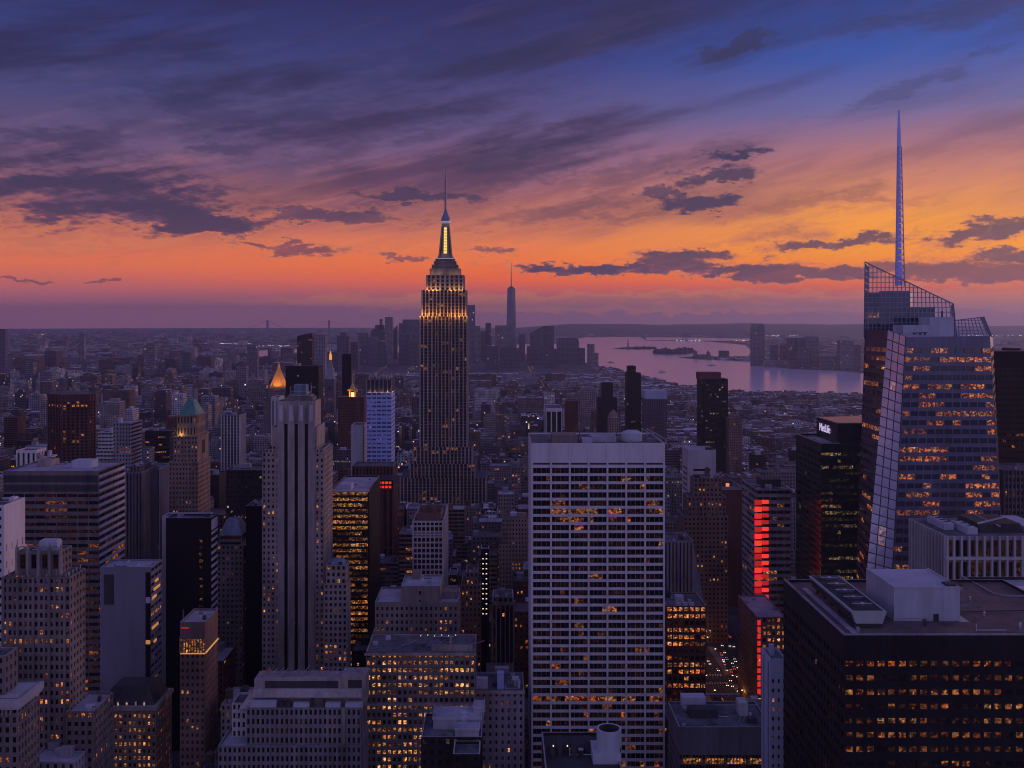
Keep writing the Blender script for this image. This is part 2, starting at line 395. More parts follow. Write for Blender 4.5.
def tower(name, label, tiers, wm, gm, st, side=None, n_ind=0, vb=768, roofm=None, cat='building', clutter=0, parapet=1.0, cop=None, tanks=0, vis=None, reveal=True, group=None, extra=None, plinth=True, seed=None):
    rng = random.Random(seed or name)
    roofm = roofm or ROOF
    t0 = tiers[0]; Yb = t0[3]
    cx = (PX(t0[0], Yb) + PX(t0[1], Yb))/2; org = (cx, (t0[3]+t0[4])/2, 0)
    rt = root(name, label, cat, org, group)
    mb, rf, wins = MB(), MB(), []
    zprev = 0.; geo = []
    for i, t in enumerate(tiers):
        px0, px1, py, Y0, Y1 = t[:5]; o = t[5] if len(t) > 5 else {}
        x0, x1, z1 = PX(px0, Y0), PX(px1, Y0), PZ(py, Y0)
        z0 = o.get('z0', zprev)
        s_f = o.get('st', st); s_s = o.get('side', side if side is not None else s_f)
        if s_s == 'blank': s_s = None
        if s_f == 'blank': s_f = None
        fl = lambda s: s
        pz = 0 if o.get('nopar') else parapet
        facade(mb, wins, (x0, Y0), (x1, Y0), z0, z1, s_f, rng, 0, reveal)
        facade(mb, wins, (x1, Y0), (x1, Y1), z0, z1, s_s, rng, 0, reveal)
        facade(mb, wins, (x1, Y1), (x0, Y1), z0, z1, None, rng, 0)
        facade(mb, wins, (x0, Y1), (x0, Y0), z0, z1, s_s, rng, 0, reveal)
        e = .45
        if pz:
            O = [(x0, Y0), (x1, Y0), (x1, Y1), (x0, Y1)]; I = [(x0+e, Y0+e), (x1-e, Y0+e), (x1-e, Y1-e), (x0+e, Y1-e)]
            for a in range(4):
                b = (a+1) % 4
                mb.face([(*O[a], z1), (*O[b], z1), (*I[b], z1), (*I[a], z1)], 1)
                mb.face([(*I[b], z1-pz), (*I[a], z1-pz), (*I[a], z1), (*I[b], z1)], 0)
            rf.face([(*q, z1-pz) for q in I])
        else: rf.face([(x0, Y0, z1), (x1, Y0, z1), (x1, Y1, z1), (x0, Y1, z1)])
        geo.append((x0, x1, Y0, Y1, z0, z1 - pz))
        zprev = z1 - pz
    px0, px1 = min(t[0] for t in tiers), max(t[1] for t in tiers)
    X0, X1 = min(g[0] for g in geo), max(g[1] for g in geo); Ya, Yz = min(g[2] for g in geo), max(g[3] for g in geo)
    HERO.append((px0, px1, vb, Ya, Yz, X0, X1, min(t[2] for t in tiers), name, label))
    mb.build('walls', [wm, cop or COPING], rt, org)
    rf.build('roof', roofm, rt, org)
    if wins: place_windows(rt, wins, gm, n_ind, vis)
    x0, x1, y0, y1, z0, z1 = geo[-1]
    for i in range(clutter):
        w, dd, h = rng.uniform(.1, .28)*(x1-x0), rng.uniform(.12, .4)*(y1-y0), rng.uniform(2., 5.)
        a, b = rng.uniform(x0+1, x1-w-1), rng.uniform(y0+1, max(y0+1.2, y1-dd-1))
        q = MB(); q.box(a, a+w, b, b+dd, z1, z1+h + i*.013)
        q.build('rooftop_housing', rng.choice([MECH, MECHD, wm, GREY]), rt, org)
    for i in range(tanks):
        water_tank(rt, rng.uniform(x0+3, x1-3), rng.uniform(y0+3, max(y0+3.1, y1-3)), z1)
    if extra: extra(rt, geo, org, rng)
    if Yb < 830 and (x1-x0)*(y1-y0) > 140:
        r2 = random.Random(name + 'roof')
        for i in range(5):
            w, dd, h = r2.uniform(.8, 2.6), r2.uniform(.8, 2.4), r2.uniform(.7, 2.2)
            a, b = r2.uniform(x0+.7, x1-w-.7), r2.uniform(y0+.7, y1-dd-.7)
            if i < 3: part(rt, 'rooftop_unit', r2.choice((MECH, MECHD, GREY, PALE)), lambda q: q.box(a, a+w, b, b+dd, z1, z1+h+.017*i))
            else: part(rt, 'roof_pipe', r2.choice((MECH, METD)), lambda q: (q.bar((a, b, z1+.35), (min(x1-.7, a+r2.uniform(4, 12)), b, z1+.35), .2, 0, 6), q.bar((a, b, z1), (a, b, z1+r2.uniform(1, 2.6)), .2, 0, 6)))
    return rt, geo, org
def part(rt, name, mat, fn, org=None, kind=None):
    q = MB(); fn(q); return q.build(name, mat, rt, org or tuple(rt.location), kind)

# ------------------------------------------------------------------ setting: ground, water, islands, hills
def city_mat(name, cols, lit=.035, strength=2.2, cu=3.4, cv=3.8):
    m, N, b = pmat(name)
    g = N.n('ShaderNodeNewGeometry'); pos, nrm = g.outputs['Position'], g.outputs['Normal']
    sp = N.n('ShaderNodeSeparateXYZ'); N.put(sp.inputs[0], pos); sn = N.n('ShaderNodeSeparateXYZ'); N.put(sn.inputs[0], nrm)
    bid = N.m('FRACT', N.m('ADD', N.n('ShaderNodeAttribute', attribute_name='lit').outputs['Fac'], N.n('ShaderNodeObjectInfo').outputs['Random']))
    isx = N.m('GREATER_THAN', N.m('ABSOLUTE', sn.outputs[0]), .5); top = N.m('GREATER_THAN', N.m('ABSOLUTE', sn.outputs[2]), .5)
    u = N.m('ADD', N.m('MULTIPLY', sp.outputs[1], isx), N.m('MULTIPLY', sp.outputs[0], N.m('SUBTRACT', 1., isx)))
    cw = N.m('MULTIPLY', cu, N.m('ADD', .75, N.m('MULTIPLY', bid, .7)))
    fu, fv = N.m('DIVIDE', u, cw), N.m('DIVIDE', sp.outputs[2], cv)
    a, c = N.m('FRACT', fu), N.m('FRACT', fv)
    band = lambda q, lo, hi: N.m('MULTIPLY', N.m('GREATER_THAN', q, lo), N.m('LESS_THAN', q, hi))
    win = N.m('MULTIPLY', N.m('MULTIPLY', band(a, .24, .76), band(c, .3, .8)), N.m('SUBTRACT', 1., top))
    wn = N.n('ShaderNodeTexWhiteNoise', noise_dimensions='3D')
    N.put(wn.inputs['Vector'], N.comb(N.m('FLOOR', fu), N.m('FLOOR', fv), N.m('ADD', N.m('MULTIPLY', bid, 37.), isx)))
    wnb = N.n('ShaderNodeTexWhiteNoise', noise_dimensions='1D'); N.put(wnb.inputs['W'], N.m('MULTIPLY', bid, 91.7))
    thr = N.m('SUBTRACT', 1., N.m('MULTIPLY', N.m('POWER', wnb.outputs[0], 2.2), lit * 3.2))
    on = N.m('MULTIPLY', win, N.m('GREATER_THAN', wn.outputs[0], thr))
    k = len(cols); tint = N.ramp(wnb.outputs[0], [(i / k, (*c, 1)) for i, c in enumerate(cols)])
    tint.node.color_ramp.interpolation = 'CONSTANT'
    wnr = N.n('ShaderNodeTexWhiteNoise', noise_dimensions='1D'); N.put(wnr.inputs['W'], N.m('MULTIPLY', bid, 53.1))
    rt = N.ramp(wnr.outputs[0], [(0, (.04, .038, .05, 1)), (.3, (.10, .09, .115, 1)), (.5, (.20, .18, .22, 1)), (.72, (.36, .35, .42, 1)), (.9, (.6, .6, .68, 1))])
    grime = N.mr(N.noise(pos, .09, 4, .6), .3, .7, .6, 1.3)
    colr = N.mix(top, N.mix(win, tint, (.02, .02, .028, 1)), rt)
    N.put(b.inputs['Base Color'], N.mix(1., colr, N.comb(grime, grime, grime), 'MULTIPLY'))
    N.put(b.inputs['Roughness'], N.m('SUBTRACT', .85, N.m('MULTIPLY', win, .6)))
    hw = N.ramp(N.n('ShaderNodeTexWhiteNoise').outputs[0], [(0, (1, .5, .2, 1))])
    w2 = N.n('ShaderNodeTexWhiteNoise', noise_dimensions='3D'); N.put(w2.inputs['Vector'], N.comb(N.m('FLOOR', fv), N.m('FLOOR', fu), bid))
    N.put(b.inputs['Emission Color'], N.ramp(w2.outputs[0], [(0, (1, .30, .07, 1)), (.4, (1, .5, .2, 1)), (.75, (1, .75, .5, 1)), (1, (.8, .85, 1, 1))]))
    N.put(b.inputs['Emission Strength'], N.m('MULTIPLY', on, N.m('MULTIPLY', strength, N.m('ADD', .3, w2.outputs[0]))))
    m.cycles.emission_sampling = 'NONE'
    return m
CITY = city_mat('old city walls', [(.13, .08, .07), (.20, .15, .14), (.28, .23, .23), (.10, .07, .075), (.36, .31, .32), (.17, .11, .09), (.24, .22, .26), (.07, .06, .07), (.45, .42, .46)], .016, 1.4)
FAR = city_mat('distant tower walls', [(.12, .11, .14), (.17, .15, .18), (.09, .09, .12), (.22, .19, .21)], .012, 1.2, 6., 7.)

AVE6 = 154.
AVE = [-1330, -1090, -880, -720, -580, -440, -302, -164, AVE6, 480, 770, 1060, 1340, 1600]
def poly_sheet(name, pts, z, mat):
    q = MB(); q.face([(x, y, z) for x, y in pts]); o = q.build(name, mat); o['kind'] = 'structure'; return o
def ground():
    m, N, b = pmat('city ground')
    pos = N.n('ShaderNodeNewGeometry').outputs['Position']
    n1 = N.noise(pos, .004, 6, .65); n2 = N.noise(pos, .05, 3, .6)
    c = N.ramp(N.m('ADD', N.m('MULTIPLY', n1, .6), N.m('MULTIPLY', n2, .4)), [(.3, (.03, .03, .04, 1)), (.5, (.06, .055, .07, 1)), (.7, (.12, .105, .12, 1))])
    N.put(b.inputs['Base Color'], c); b.inputs['Roughness'].default_value = .9
    q = MB(); R = 27000.; pts = [(R*math.sin(rad(a)), max(R*math.cos(rad(a)), -1500.), 0.) for a in range(100, -101, -4)]
    q.face(pts); o = q.build('ground', m); o['kind'] = 'structure'
    a = wall('asphalt', (.045, .043, .05), var=.3, scale=.2)
    for i, ax in enumerate(AVE):
        q = MB(); q.face([(ax-10, -300, .06), (ax+10, -300, .06), (ax+10, 4200, .06), (ax-10, 4200, .06)]); o = q.build('avenue_road', a); o['kind'] = 'structure'
    kerb = wall('pavement', (.16, .15, .165), var=.3, scale=.3)
    ax = AVE6
    for s in (-1, 1):
        for k in range(3, 20):
            y = 320 + k*80
            q = MB(); x0, x1 = sorted((ax+s*10.05, ax+s*15)); q.box(x0, x1, y+9, y+70.5, 0, .14); o = q.build('pavement', kerb); o['kind'] = 'structure'
    q = MB(); q.face([(157, 690, .09), (179, 690, .09), (202, 905, .09), (180, 905, .09)]); o = q.build('diagonal_road', a); o['kind'] = 'structure'
    pm = plain('road paint', (.6, .6, .6), .7)
    q = MB()
    for lane in (-3.4, 0., 3.4):
        y = 560.
        while y < 1250: q.face([(ax+lane-.08, y, .075), (ax+lane+.08, y, .075), (ax+lane+.08, y+3, .075), (ax+lane-.08, y+3, .075)]); y += 9
    for k in range(3, 12):
        y = 320 + k*80
        for sgn in (-8.4, 8.4):
            for j in range(10): q.face([(ax-9+j*1.9, y+sgn-1.4, .075), (ax-8.2+j*1.9, y+sgn-1.4, .075), (ax-8.2+j*1.9, y+sgn+1.4, .075), (ax-9+j*1.9, y+sgn+1.4, .075)])
    o = q.build('road_markings', pm); o['kind'] = 'structure'
    for k in range(0, 45):
        y = 320 + k*80
        q = MB(); q.face([(-1800, y-5.5, .03), (1900, y-5.5, .03), (1900, y+5.5, .03), (-1800, y+5.5, .03)]); o = q.build('street_road', a); o['kind'] = 'structure'
AVE6 = 154.
AVE = [-1330, -1090, -880, -720, -580, -440, -302, -164, AVE6, 480, 770, 1060, 1340, 1600]
ground()
def water():
    m, N, b = pmat('harbour water')
    pos = N.n('ShaderNodeNewGeometry').outputs['Position']
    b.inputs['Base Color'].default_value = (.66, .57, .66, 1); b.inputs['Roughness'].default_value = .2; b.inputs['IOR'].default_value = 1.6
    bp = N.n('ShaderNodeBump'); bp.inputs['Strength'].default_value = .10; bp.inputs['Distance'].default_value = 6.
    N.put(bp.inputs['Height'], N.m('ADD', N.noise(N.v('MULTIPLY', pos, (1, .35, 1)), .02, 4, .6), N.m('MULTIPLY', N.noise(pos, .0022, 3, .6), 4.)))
    N.put(b.inputs['Normal'], bp.outputs[0])
    near = [(1060, 400), (860, 397), (760, 394), (700, 388), (665, 384), (642, 378), (612, 369), (590, 364), (560, 357), (520, 354), (450, 352.5), (345, 352.5), (300, 358.5), (246, 360.5)]
    far = [(246, 351), (300, 349.2), (345, 346.5), (450, 345.5), (555, 344), (576, 339.5), (585, 337.3), (640, 336.8), (646, 340.6), (704, 341.4), (745, 345), (752, 351), (748, 356.3), (690, 356.4), (678, 357.6), (690, 359), (752, 361.5), (770, 367), (800, 369.6), (840, 371), (862, 373.2), (1060, 381)]
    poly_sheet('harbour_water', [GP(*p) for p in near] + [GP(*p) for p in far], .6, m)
    # one strip of the bay beyond the low peninsula
    poly_sheet('bay_water', [GP(*p) for p in ((700, 340.6), (646, 339.9), (646, 337.3), (690, 337.6), (760, 339), (745, 341))], .5, m)
water()
LAND = wall('dark wooded land', (.035, .045, .035), var=.5, scale=.02)
def island(name, pts, h):
    g = [GP(*p) for p in pts]; cx = sum(p[0] for p in g)/len(g); cy = sum(p[1] for p in g)/len(g)
    q = MB(); q.prism(g, 0, 3, 0, top=[(cx+(x-cx)*.97, cy+(y-cy)*.97) for x, y in g]); o = q.build(name, LAND); o['kind'] = 'structure'
    return g
def trees_on(name, label, pts, h, seed, dens=60):
    """a wooded stretch that reads as one mass: many rough crowns"""
    rng = random.Random(seed); g = [GP(*p) for p in pts]; q = MB()
    x0, x1 = min(p[0] for p in g), max(p[0] for p in g); y0, y1 = min(p[1] for p in g), max(p[1] for p in g)
    def inside(x, y):
        c = False
        for i in range(len(g)):
            (ax, ay), (bx, by) = g[i], g[i-1]
            if (ay > y) != (by > y) and x < (bx-ax)*(y-ay)/(by-ay)+ax: c = not c
        return c
    n = 0; tries = 0
    while n < dens and tries < dens*20:
        tries += 1
        x, y = rng.uniform(x0, x1), rng.uniform(y0, y1)
        if not inside(x, y): continue
        n += 1; r = rng.uniform(9, 20); hh = h*rng.uniform(.5, 1.1)
        q.cone(x, y, r*.8, r, 2, hh*.55, 7); q.cone(x, y, r, r*.35, hh*.55, hh, 7)
    o = q.build(name, LAND); o['kind'] = 'stuff'; o['label'] = label; o['category'] = 'woods'
lib = [(614, 348.6), (622, 347.6), (645, 347.5), (658, 349), (640, 349.6), (620, 349.4)]
gov = [(652, 353.0), (664, 351.2), (688, 351.1), (696, 353.2), (680, 354.6), (660, 354.4)]
island('island', lib, 12); trees_on('wooded_park', 'dark trees on the small island around the statue', [(628, 348.8), (646, 347.8), (657, 349), (640, 349.5)], 18, 3, 70)
island('island', gov, 16); trees_on('wooded_park', 'dark trees covering the oval island in the harbour', gov, 32, 4, 150)
def hills():
    m = wall('far wooded hills', (.05, .055, .055), var=.4, scale=.002)
    rng = random.Random(5); q = MB()
    def prof(px):
        base = 3.9 if px < 760 else 3.9 - (px-760)/300*1.4
        ed = min(1, max(0, (px-470)/110))
        return base*ed*ed*(3-2*ed)
    xs = list(range(380, 1300, 10)); YS = [14500, 16500, 18500, 20500, 23000]; G = []
    ph = [rng.uniform(0, 6) for _ in range(6)]
    for j, Y in enumerate(YS):
        row = []
        for px in xs:
            k = [0, .45, .8, 1., 0][j]
            w = 1 + .06*math.sin(px*.021+ph[0]) + .05*math.sin(px*.047+ph[1]) + .035*math.sin(px*.11+ph[2]+j) + .02*math.sin(px*.31+ph[3])
            pw = prof(px)*w
            z = max(-.4, 260*(YS[3]/20500) * 0 + k * (pw*20.5 + 0)*1.0 * 1.75) if k else -.4
            row.append((PX(px, Y), Y, z))
        G.append(row)
    for j in range(len(YS)-1):
        for i in range(len(xs)-1): q.face([G[j][i], G[j][i+1], G[j+1][i+1], G[j+1][i]])
    o = q.build('hills', m); o['kind'] = 'structure'
hills()

# ------------------------------------------------------------------ landmark buildings
def flood(rt, x, y, z, P, col=(1, .42, .08), r=.6, aim=None):
    l = bpy.data.lights.new('floodlight', 'SPOT' if aim else 'POINT'); l.energy = P; l.color = col; l.shadow_soft_size = r
    o = bpy.data.objects.new('floodlight_bulb', l); COL.objects.link(o); o.parent = rt
    g = rt.location; o.location = (x-g.x, y-g.y, z-g.z)
    if aim:
        l.spot_size = rad(75); l.spot_blend = .6; o.rotation_euler = (Vector(aim) - Vector((x, y, z))).to_track_quat('-Z', 'Y').to_euler()
    part(rt, 'floodlight_housing', METD, lambda q: q.box(x-.4, x+.4, y-.4, y+.4, z-1.6, z-.8))

def st(bw, fh, ww, wh, lit=(.06, 0., .1, .5, 1.), **k):
    d = dict(bw=bw, fh=fh, ww=ww, wh=wh, lit=lit); d.update(k); return d
P_SM = st(3.2, 3.8, .42, .5, (.05, 0, .08, .4, 1.))

# --- white slab of wide ribbon bays in the middle
def grace_roof(rt, geo, org, rng):
    x0, x1, y0, y1, z0, z1 = geo[-1]
    X = lambda px: PX(px, 538)
    part(rt, 'rooftop_housing', wall('brown metal housing', (.22, .17, .17)), lambda q: q.box(X(552), X(577), 538, 552, z1, z1+4.2))
    part(rt, 'rooftop_housing', MECH, lambda q: q.box(X(582), X(592), 536, 545, z1, z1+2.2))
    part(rt, 'rooftop_housing', ROOFL, lambda q: q.box(X(592), X(617), 541, 556, z1, z1+3.1))
    part(rt, 'cooling_tank', MECH, lambda q: (q.cone(X(634), 548, 5.6, 5.6, z1, z1+4.4, 20), q.cone(X(634), 548, 5.6, 3.2, z1+4.4, z1+5.6, 20)))
    def fr(q):
        for px in (655, 660):
            q.bar((X(px)-3, 566, z1+4.5), (X(px)+2.2, 532, z1+2.6), .35); q.bar((X(px)-3, 566, z1), (X(px)-3, 566, z1+4.5), .3); q.bar((X(px)+2.2, 532, z1), (X(px)+2.2, 532, z1+2.6), .3)
        q.bar((X(655), 550, z1+3.7), (X(660), 550, z1+3.7), .3)
    part(rt, 'screen_frame', MET, fr)
    part(rt, 'ladder_mast', METD, lambda q: (q.bar((X(574), 536, z1), (X(574), 536, z1+7.5), .12), q.bar((X(578), 540, z1), (X(580), 540, z1+5.8), .3)))
GR = st(2.5, 4.32, .985, .68, (.07, .02, .10, .5, .40), sill=.1, rec=.7, nb=28, top=12.2, marg=.6, run=(0, 0, 1, 2), pier=(.95, .42), pn=4)
tower('white_slab_tower', 'broad white slab with seven columns of wide dark ribbon windows', [(531, 665, 443, 530, 578)], WHITE, G_O, GR,
      side=st(48, 4.32, .02, .5, top=12), n_ind=100, extra=grace_roof, roofm=ROOF, vis=(440, 768), parapet=.9)
rt0 = bpy.data.objects['white_slab_tower']
# the slim louvre row of its front
def glouv(q):
    x0, x1 = PX(531, 530), PX(665, 530); w = (x1-x0-1.2)/7
    for k in range(7): q.box(x0+.6+k*w+.55, x0+.6+(k+1)*w-.55, 529.9, 530.1, PZ(464.6, 530), PZ(462.8, 530))
part(rt0, 'louvres', MECHD, glouv)

# --- limestone tower with three black vertical stripes
FF = st(2.6, 3.75, .42, .52, (.10, 0, .1, .3, .9), rec=.4, run=(0, 0, 0))
def ff_ex(rt, geo, org, rng):
    sh = geo[3]; x0, x1, y0, y1, z0, z1 = sh
    X = lambda px: PX(px, 650)
    for px in (286.2, 296.4, 306.6):
        part(rt, 'dark_stripe', BLACK, lambda q: q.box(X(px)-.95, X(px)+.95, 649.62, 650.2, 20, PZ(424, 650)))
    for px in (281, 291.3, 301.5, 311.6):
        part(rt, 'pier', LIME, lambda q: q.box(X(px)-2.2, X(px)+2.2, 649.2, 650.1, 20, PZ(409, 650)))
        part(rt, 'pier_cap', PALE, lambda q: q.prism([(X(px)-1.2, 648.9), (X(px)+1.2, 648.9), (X(px)+1.2, 649.3), (X(px)-1.2, 649.3)], PZ(421, 650), PZ(405, 650)))
    part(rt, 'penthouse', LIMED, lambda q: (q.box(X(284), X(311), 655, 670, z1, z1+3.5), q.box(X(286), X(309), 656, 668, z1+3.5, z1+5)))
    part(rt, 'rooftop_screen', COPPB, lambda q: q.box(X(291.5), X(304), 657, 665, z1+5, z1+11.6))
    def fr(q):
        for px in (289, 306.5):
            for y in (655.5, 668): q.bar((X(px), y, z1+5), (X(px), y, z1+10.5), .22)
        q.bar((X(289), 655.5, z1+7), (X(309), 655.5, z1+7), .22); q.bar((X(289), 655.5, z1+4.8), (X(311), 655.5, z1+4.8), .3)
        q.bar((X(307.5), 662, z1+5), (X(307.5), 662, z1+13), .15)
    part(rt, 'roof_railing', MET, fr)
tower('limestone_tower', 'grey limestone setback tower with three black vertical stripes', [
      (262, 324, 452, 650, 684, dict(st=dict(FF, nb=14))), (265, 323, 449, 650.2, 682), (272, 317, 427, 650.4, 679, dict(st=dict(FF, top=12))), (277, 315, 401, 650.6, 672, dict(st=None, side=st(20, 3.8, .1, .5, top=8)))],
      LIME, G_O, FF, n_ind=100, extra=ff_ex, vis=(395, 672), parapet=1.4, vb=668)
tower('limestone_wing', 'lower limestone wing with a green roofed top at the striped tower', [(324, 347, 584, 634, 650, dict(st=st(3, 3.8, .5, .55))), (326, 346, 565, 636, 650)], LIME, G_O, st(3.2, 4, .5, .55, (.08, 0, .1, .5, 1)),
      side=st(3, 3.8, .4, .5), vb=668, n_ind=30, extra=lambda rt, geo, org, rng: part(rt, 'copper_roof', COPPB, lambda q: q.prism([(geo[-1][0]+1, 638), (geo[-1][1]-1, 638), (geo[-1][1]-1, 649), (geo[-1][0]+1, 649)], geo[-1][5], geo[-1][5]+3, top=[(geo[-1][0]+3, 640), (geo[-1][1]-3, 640), (geo[-1][1]-3, 647), (geo[-1][0]+3, 647)])))

# --- tall spired skyscraper
def esb():
    Y = 1220
    S1 = st(4.6, 3.9, .62, .82, (.06, .02, .14, .3, .32), pier=(1.35, .55), pmat=1, rec=.3, run=(0,0,0,1))
    SS = st(4.6, 3.9, .62, .82, (.04, .02, .1, .2, .3), pier=(1.35, .5), pmat=1, rec=.3)
    def ex(rt, geo, org, rng):
        X = lambda px: PX(px, Y)
        wins, mb = [], MB()
        for (a, b) in ((419.6, 436), (451, 467.4)):
            for p0, p1 in (((X(a), Y), (X(b), Y)), ((X(b), Y), (X(b), Y+6)), ((X(a), Y+6), (X(a), Y))):
                facade(mb, wins, p0, p1, PZ(447, Y), PZ(316, Y), S1 if p0[1] == p1[1] else None, rng)
            mb.box(X(a), X(b), Y+.1, Y+6, PZ(316, Y)-.5, PZ(316, Y))
        mb.build('corner_wing', [LIMED, MATS['pale limestone piers']], rt, org); place_windows(rt, wins, G_A, 0)
        yc = Y+24
        # stepped cap under the mast
        def cap(q):
            for (a, b, t, bt) in ((429, 460, 268, 276), (431, 457.5, 264, 268), (433, 455.5, 260.5, 264), (434.5, 454, 257.5, 260.5)):
                h = (X(b)-X(a))/2; c = (X(a)+X(b))/2
                q.box(c-h, c+h, yc-h*.72, yc+h*.72, PZ(bt, Y)-.3, PZ(t, Y))
        part(rt, 'stepped_cap', LIMED, cap)
        c = X(444.6); zb = PZ(257.5, Y); zt = PZ(222, Y)
        r0 = 9.0
        part(rt, 'mooring_mast', wall('warm mast metal', (.34, .27, .20), rough=.4, spec=.5), lambda q: (q.cone(c, yc, 11.4, 7.4, zb, zb+9, 8, ph=rad(22.5)), q.cone(c, yc, 7.4, 5.1, zb+9, zt, 8, ph=rad(22.5))))
        def buttress(q):
            for sx in (-1, 1):
                q.prism([(c+sx*8-.8, yc-8), (c+sx*8+.8, yc-8), (c+sx*8+.8, yc+2), (c+sx*8-.8, yc+2)], zb, zt-4, top=[(c+sx*4.6-.6, yc-5), (c+sx*4.6+.6, yc-5), (c+sx*4.6+.6, yc+2), (c+sx*4.6-.6, yc+2)])
        part(rt, 'mast_buttresses', MATS['warm mast metal'], buttress)
        gl = plain('yellow lit mast glass', (.3, .25, .1), .3, emit=(1, .62, .10), es=1.25)
        for k in range(9):
            za = zb+6+(zt-zb-10)*k/9; fr = (za-zb)/(zt-zb)
            yy = yc - (8.4 - 3.4*min(1, fr*1.2)) - .5
            part(rt, 'mast_window', gl, lambda q: q.box(c-2.0+fr*.4, c+2.0-fr*.4, yy, yy+.8, za, za+(zt-zb-10)/9*.72))
        part(rt, 'ring_light', plain('white ring light', (.6, .6, .6), .3, emit=(.85, .75, .8), es=.22), lambda q: (q.cone(c, yc, 6.2, 6.2, PZ(221, Y), PZ(219.6, Y), 16, bottom=True), q.box(X(433), X(456), yc-14.3, yc-14, PZ(258.2, Y), PZ(257.6, Y))))
        part(rt, 'mast_dome', STEELB, lambda q: (q.cone(c, yc, 5.6, 5.6, zt+1, PZ(217, Y), 16), q.cone(c, yc, 5.6, 3.0, PZ(217, Y), PZ(212, Y), 16), q.cone(c, yc, 3.0, 1.6, PZ(212, Y), PZ(208, Y), 16)))
        def ant(q):
            q.cone(c, yc, 1.35, 1.0, PZ(208, Y), PZ(190, Y), 8); q.cone(c, yc, .95, .8, PZ(190, Y), PZ(178, Y), 8); q.cone(c, yc, .7, .55, PZ(178, Y), PZ(167.5, Y), 8)
            for k in range(8): q.cone(c, yc, 1.9, 1.9, PZ(207-k*4.2, Y), PZ(206-k*4.2, Y), 8)
        part(rt, 'antenna', plain('pinkish antenna', (.45, .25, .30), .5), ant)
        for px in (421.5, 427, 432.5, 438.5, 449, 454.5, 460, 465.5):
            flood(rt, X(px), Y-2.6, PZ(316, Y)+1.2, 2900, (1, .40, .07))
        for px in (431, 438, 451, 458): flood(rt, X(px), Y+5.6, PZ(275, Y)+1.2, 700, (1, .6, .3))
        for px in (427.5, 432.5, 437.5, 450, 455.5, 460.5):
            flood(rt, X(px), Y+1.2, PZ(291, Y)+1.5, 1500, (1, .45, .10))
    tower('spired_skyscraper', 'tall setback skyscraper with lit crown, mast and long antenna', [
        (400, 486, 478, Y-6, Y+60), (410, 475, 464, Y-4, Y+56), (413, 472.5, 447, Y-2, Y+54), (419.6, 467.4, 316, Y+4, Y+46), (421.8, 466, 290, Y+2.5, Y+45), (426.5, 463.5, 275, Y+5, Y+43, dict(st=st(6, 4.4, .5, .6, (.1, 0, .1, .3, .8), pier=(2, .5), pmat=1)))],
        LIMED, G_A, S1, side=SS, vb=500, extra=ex, cop=wall('pale limestone piers', (.33, .28, .275)), reveal=False, parapet=.8)
esb()

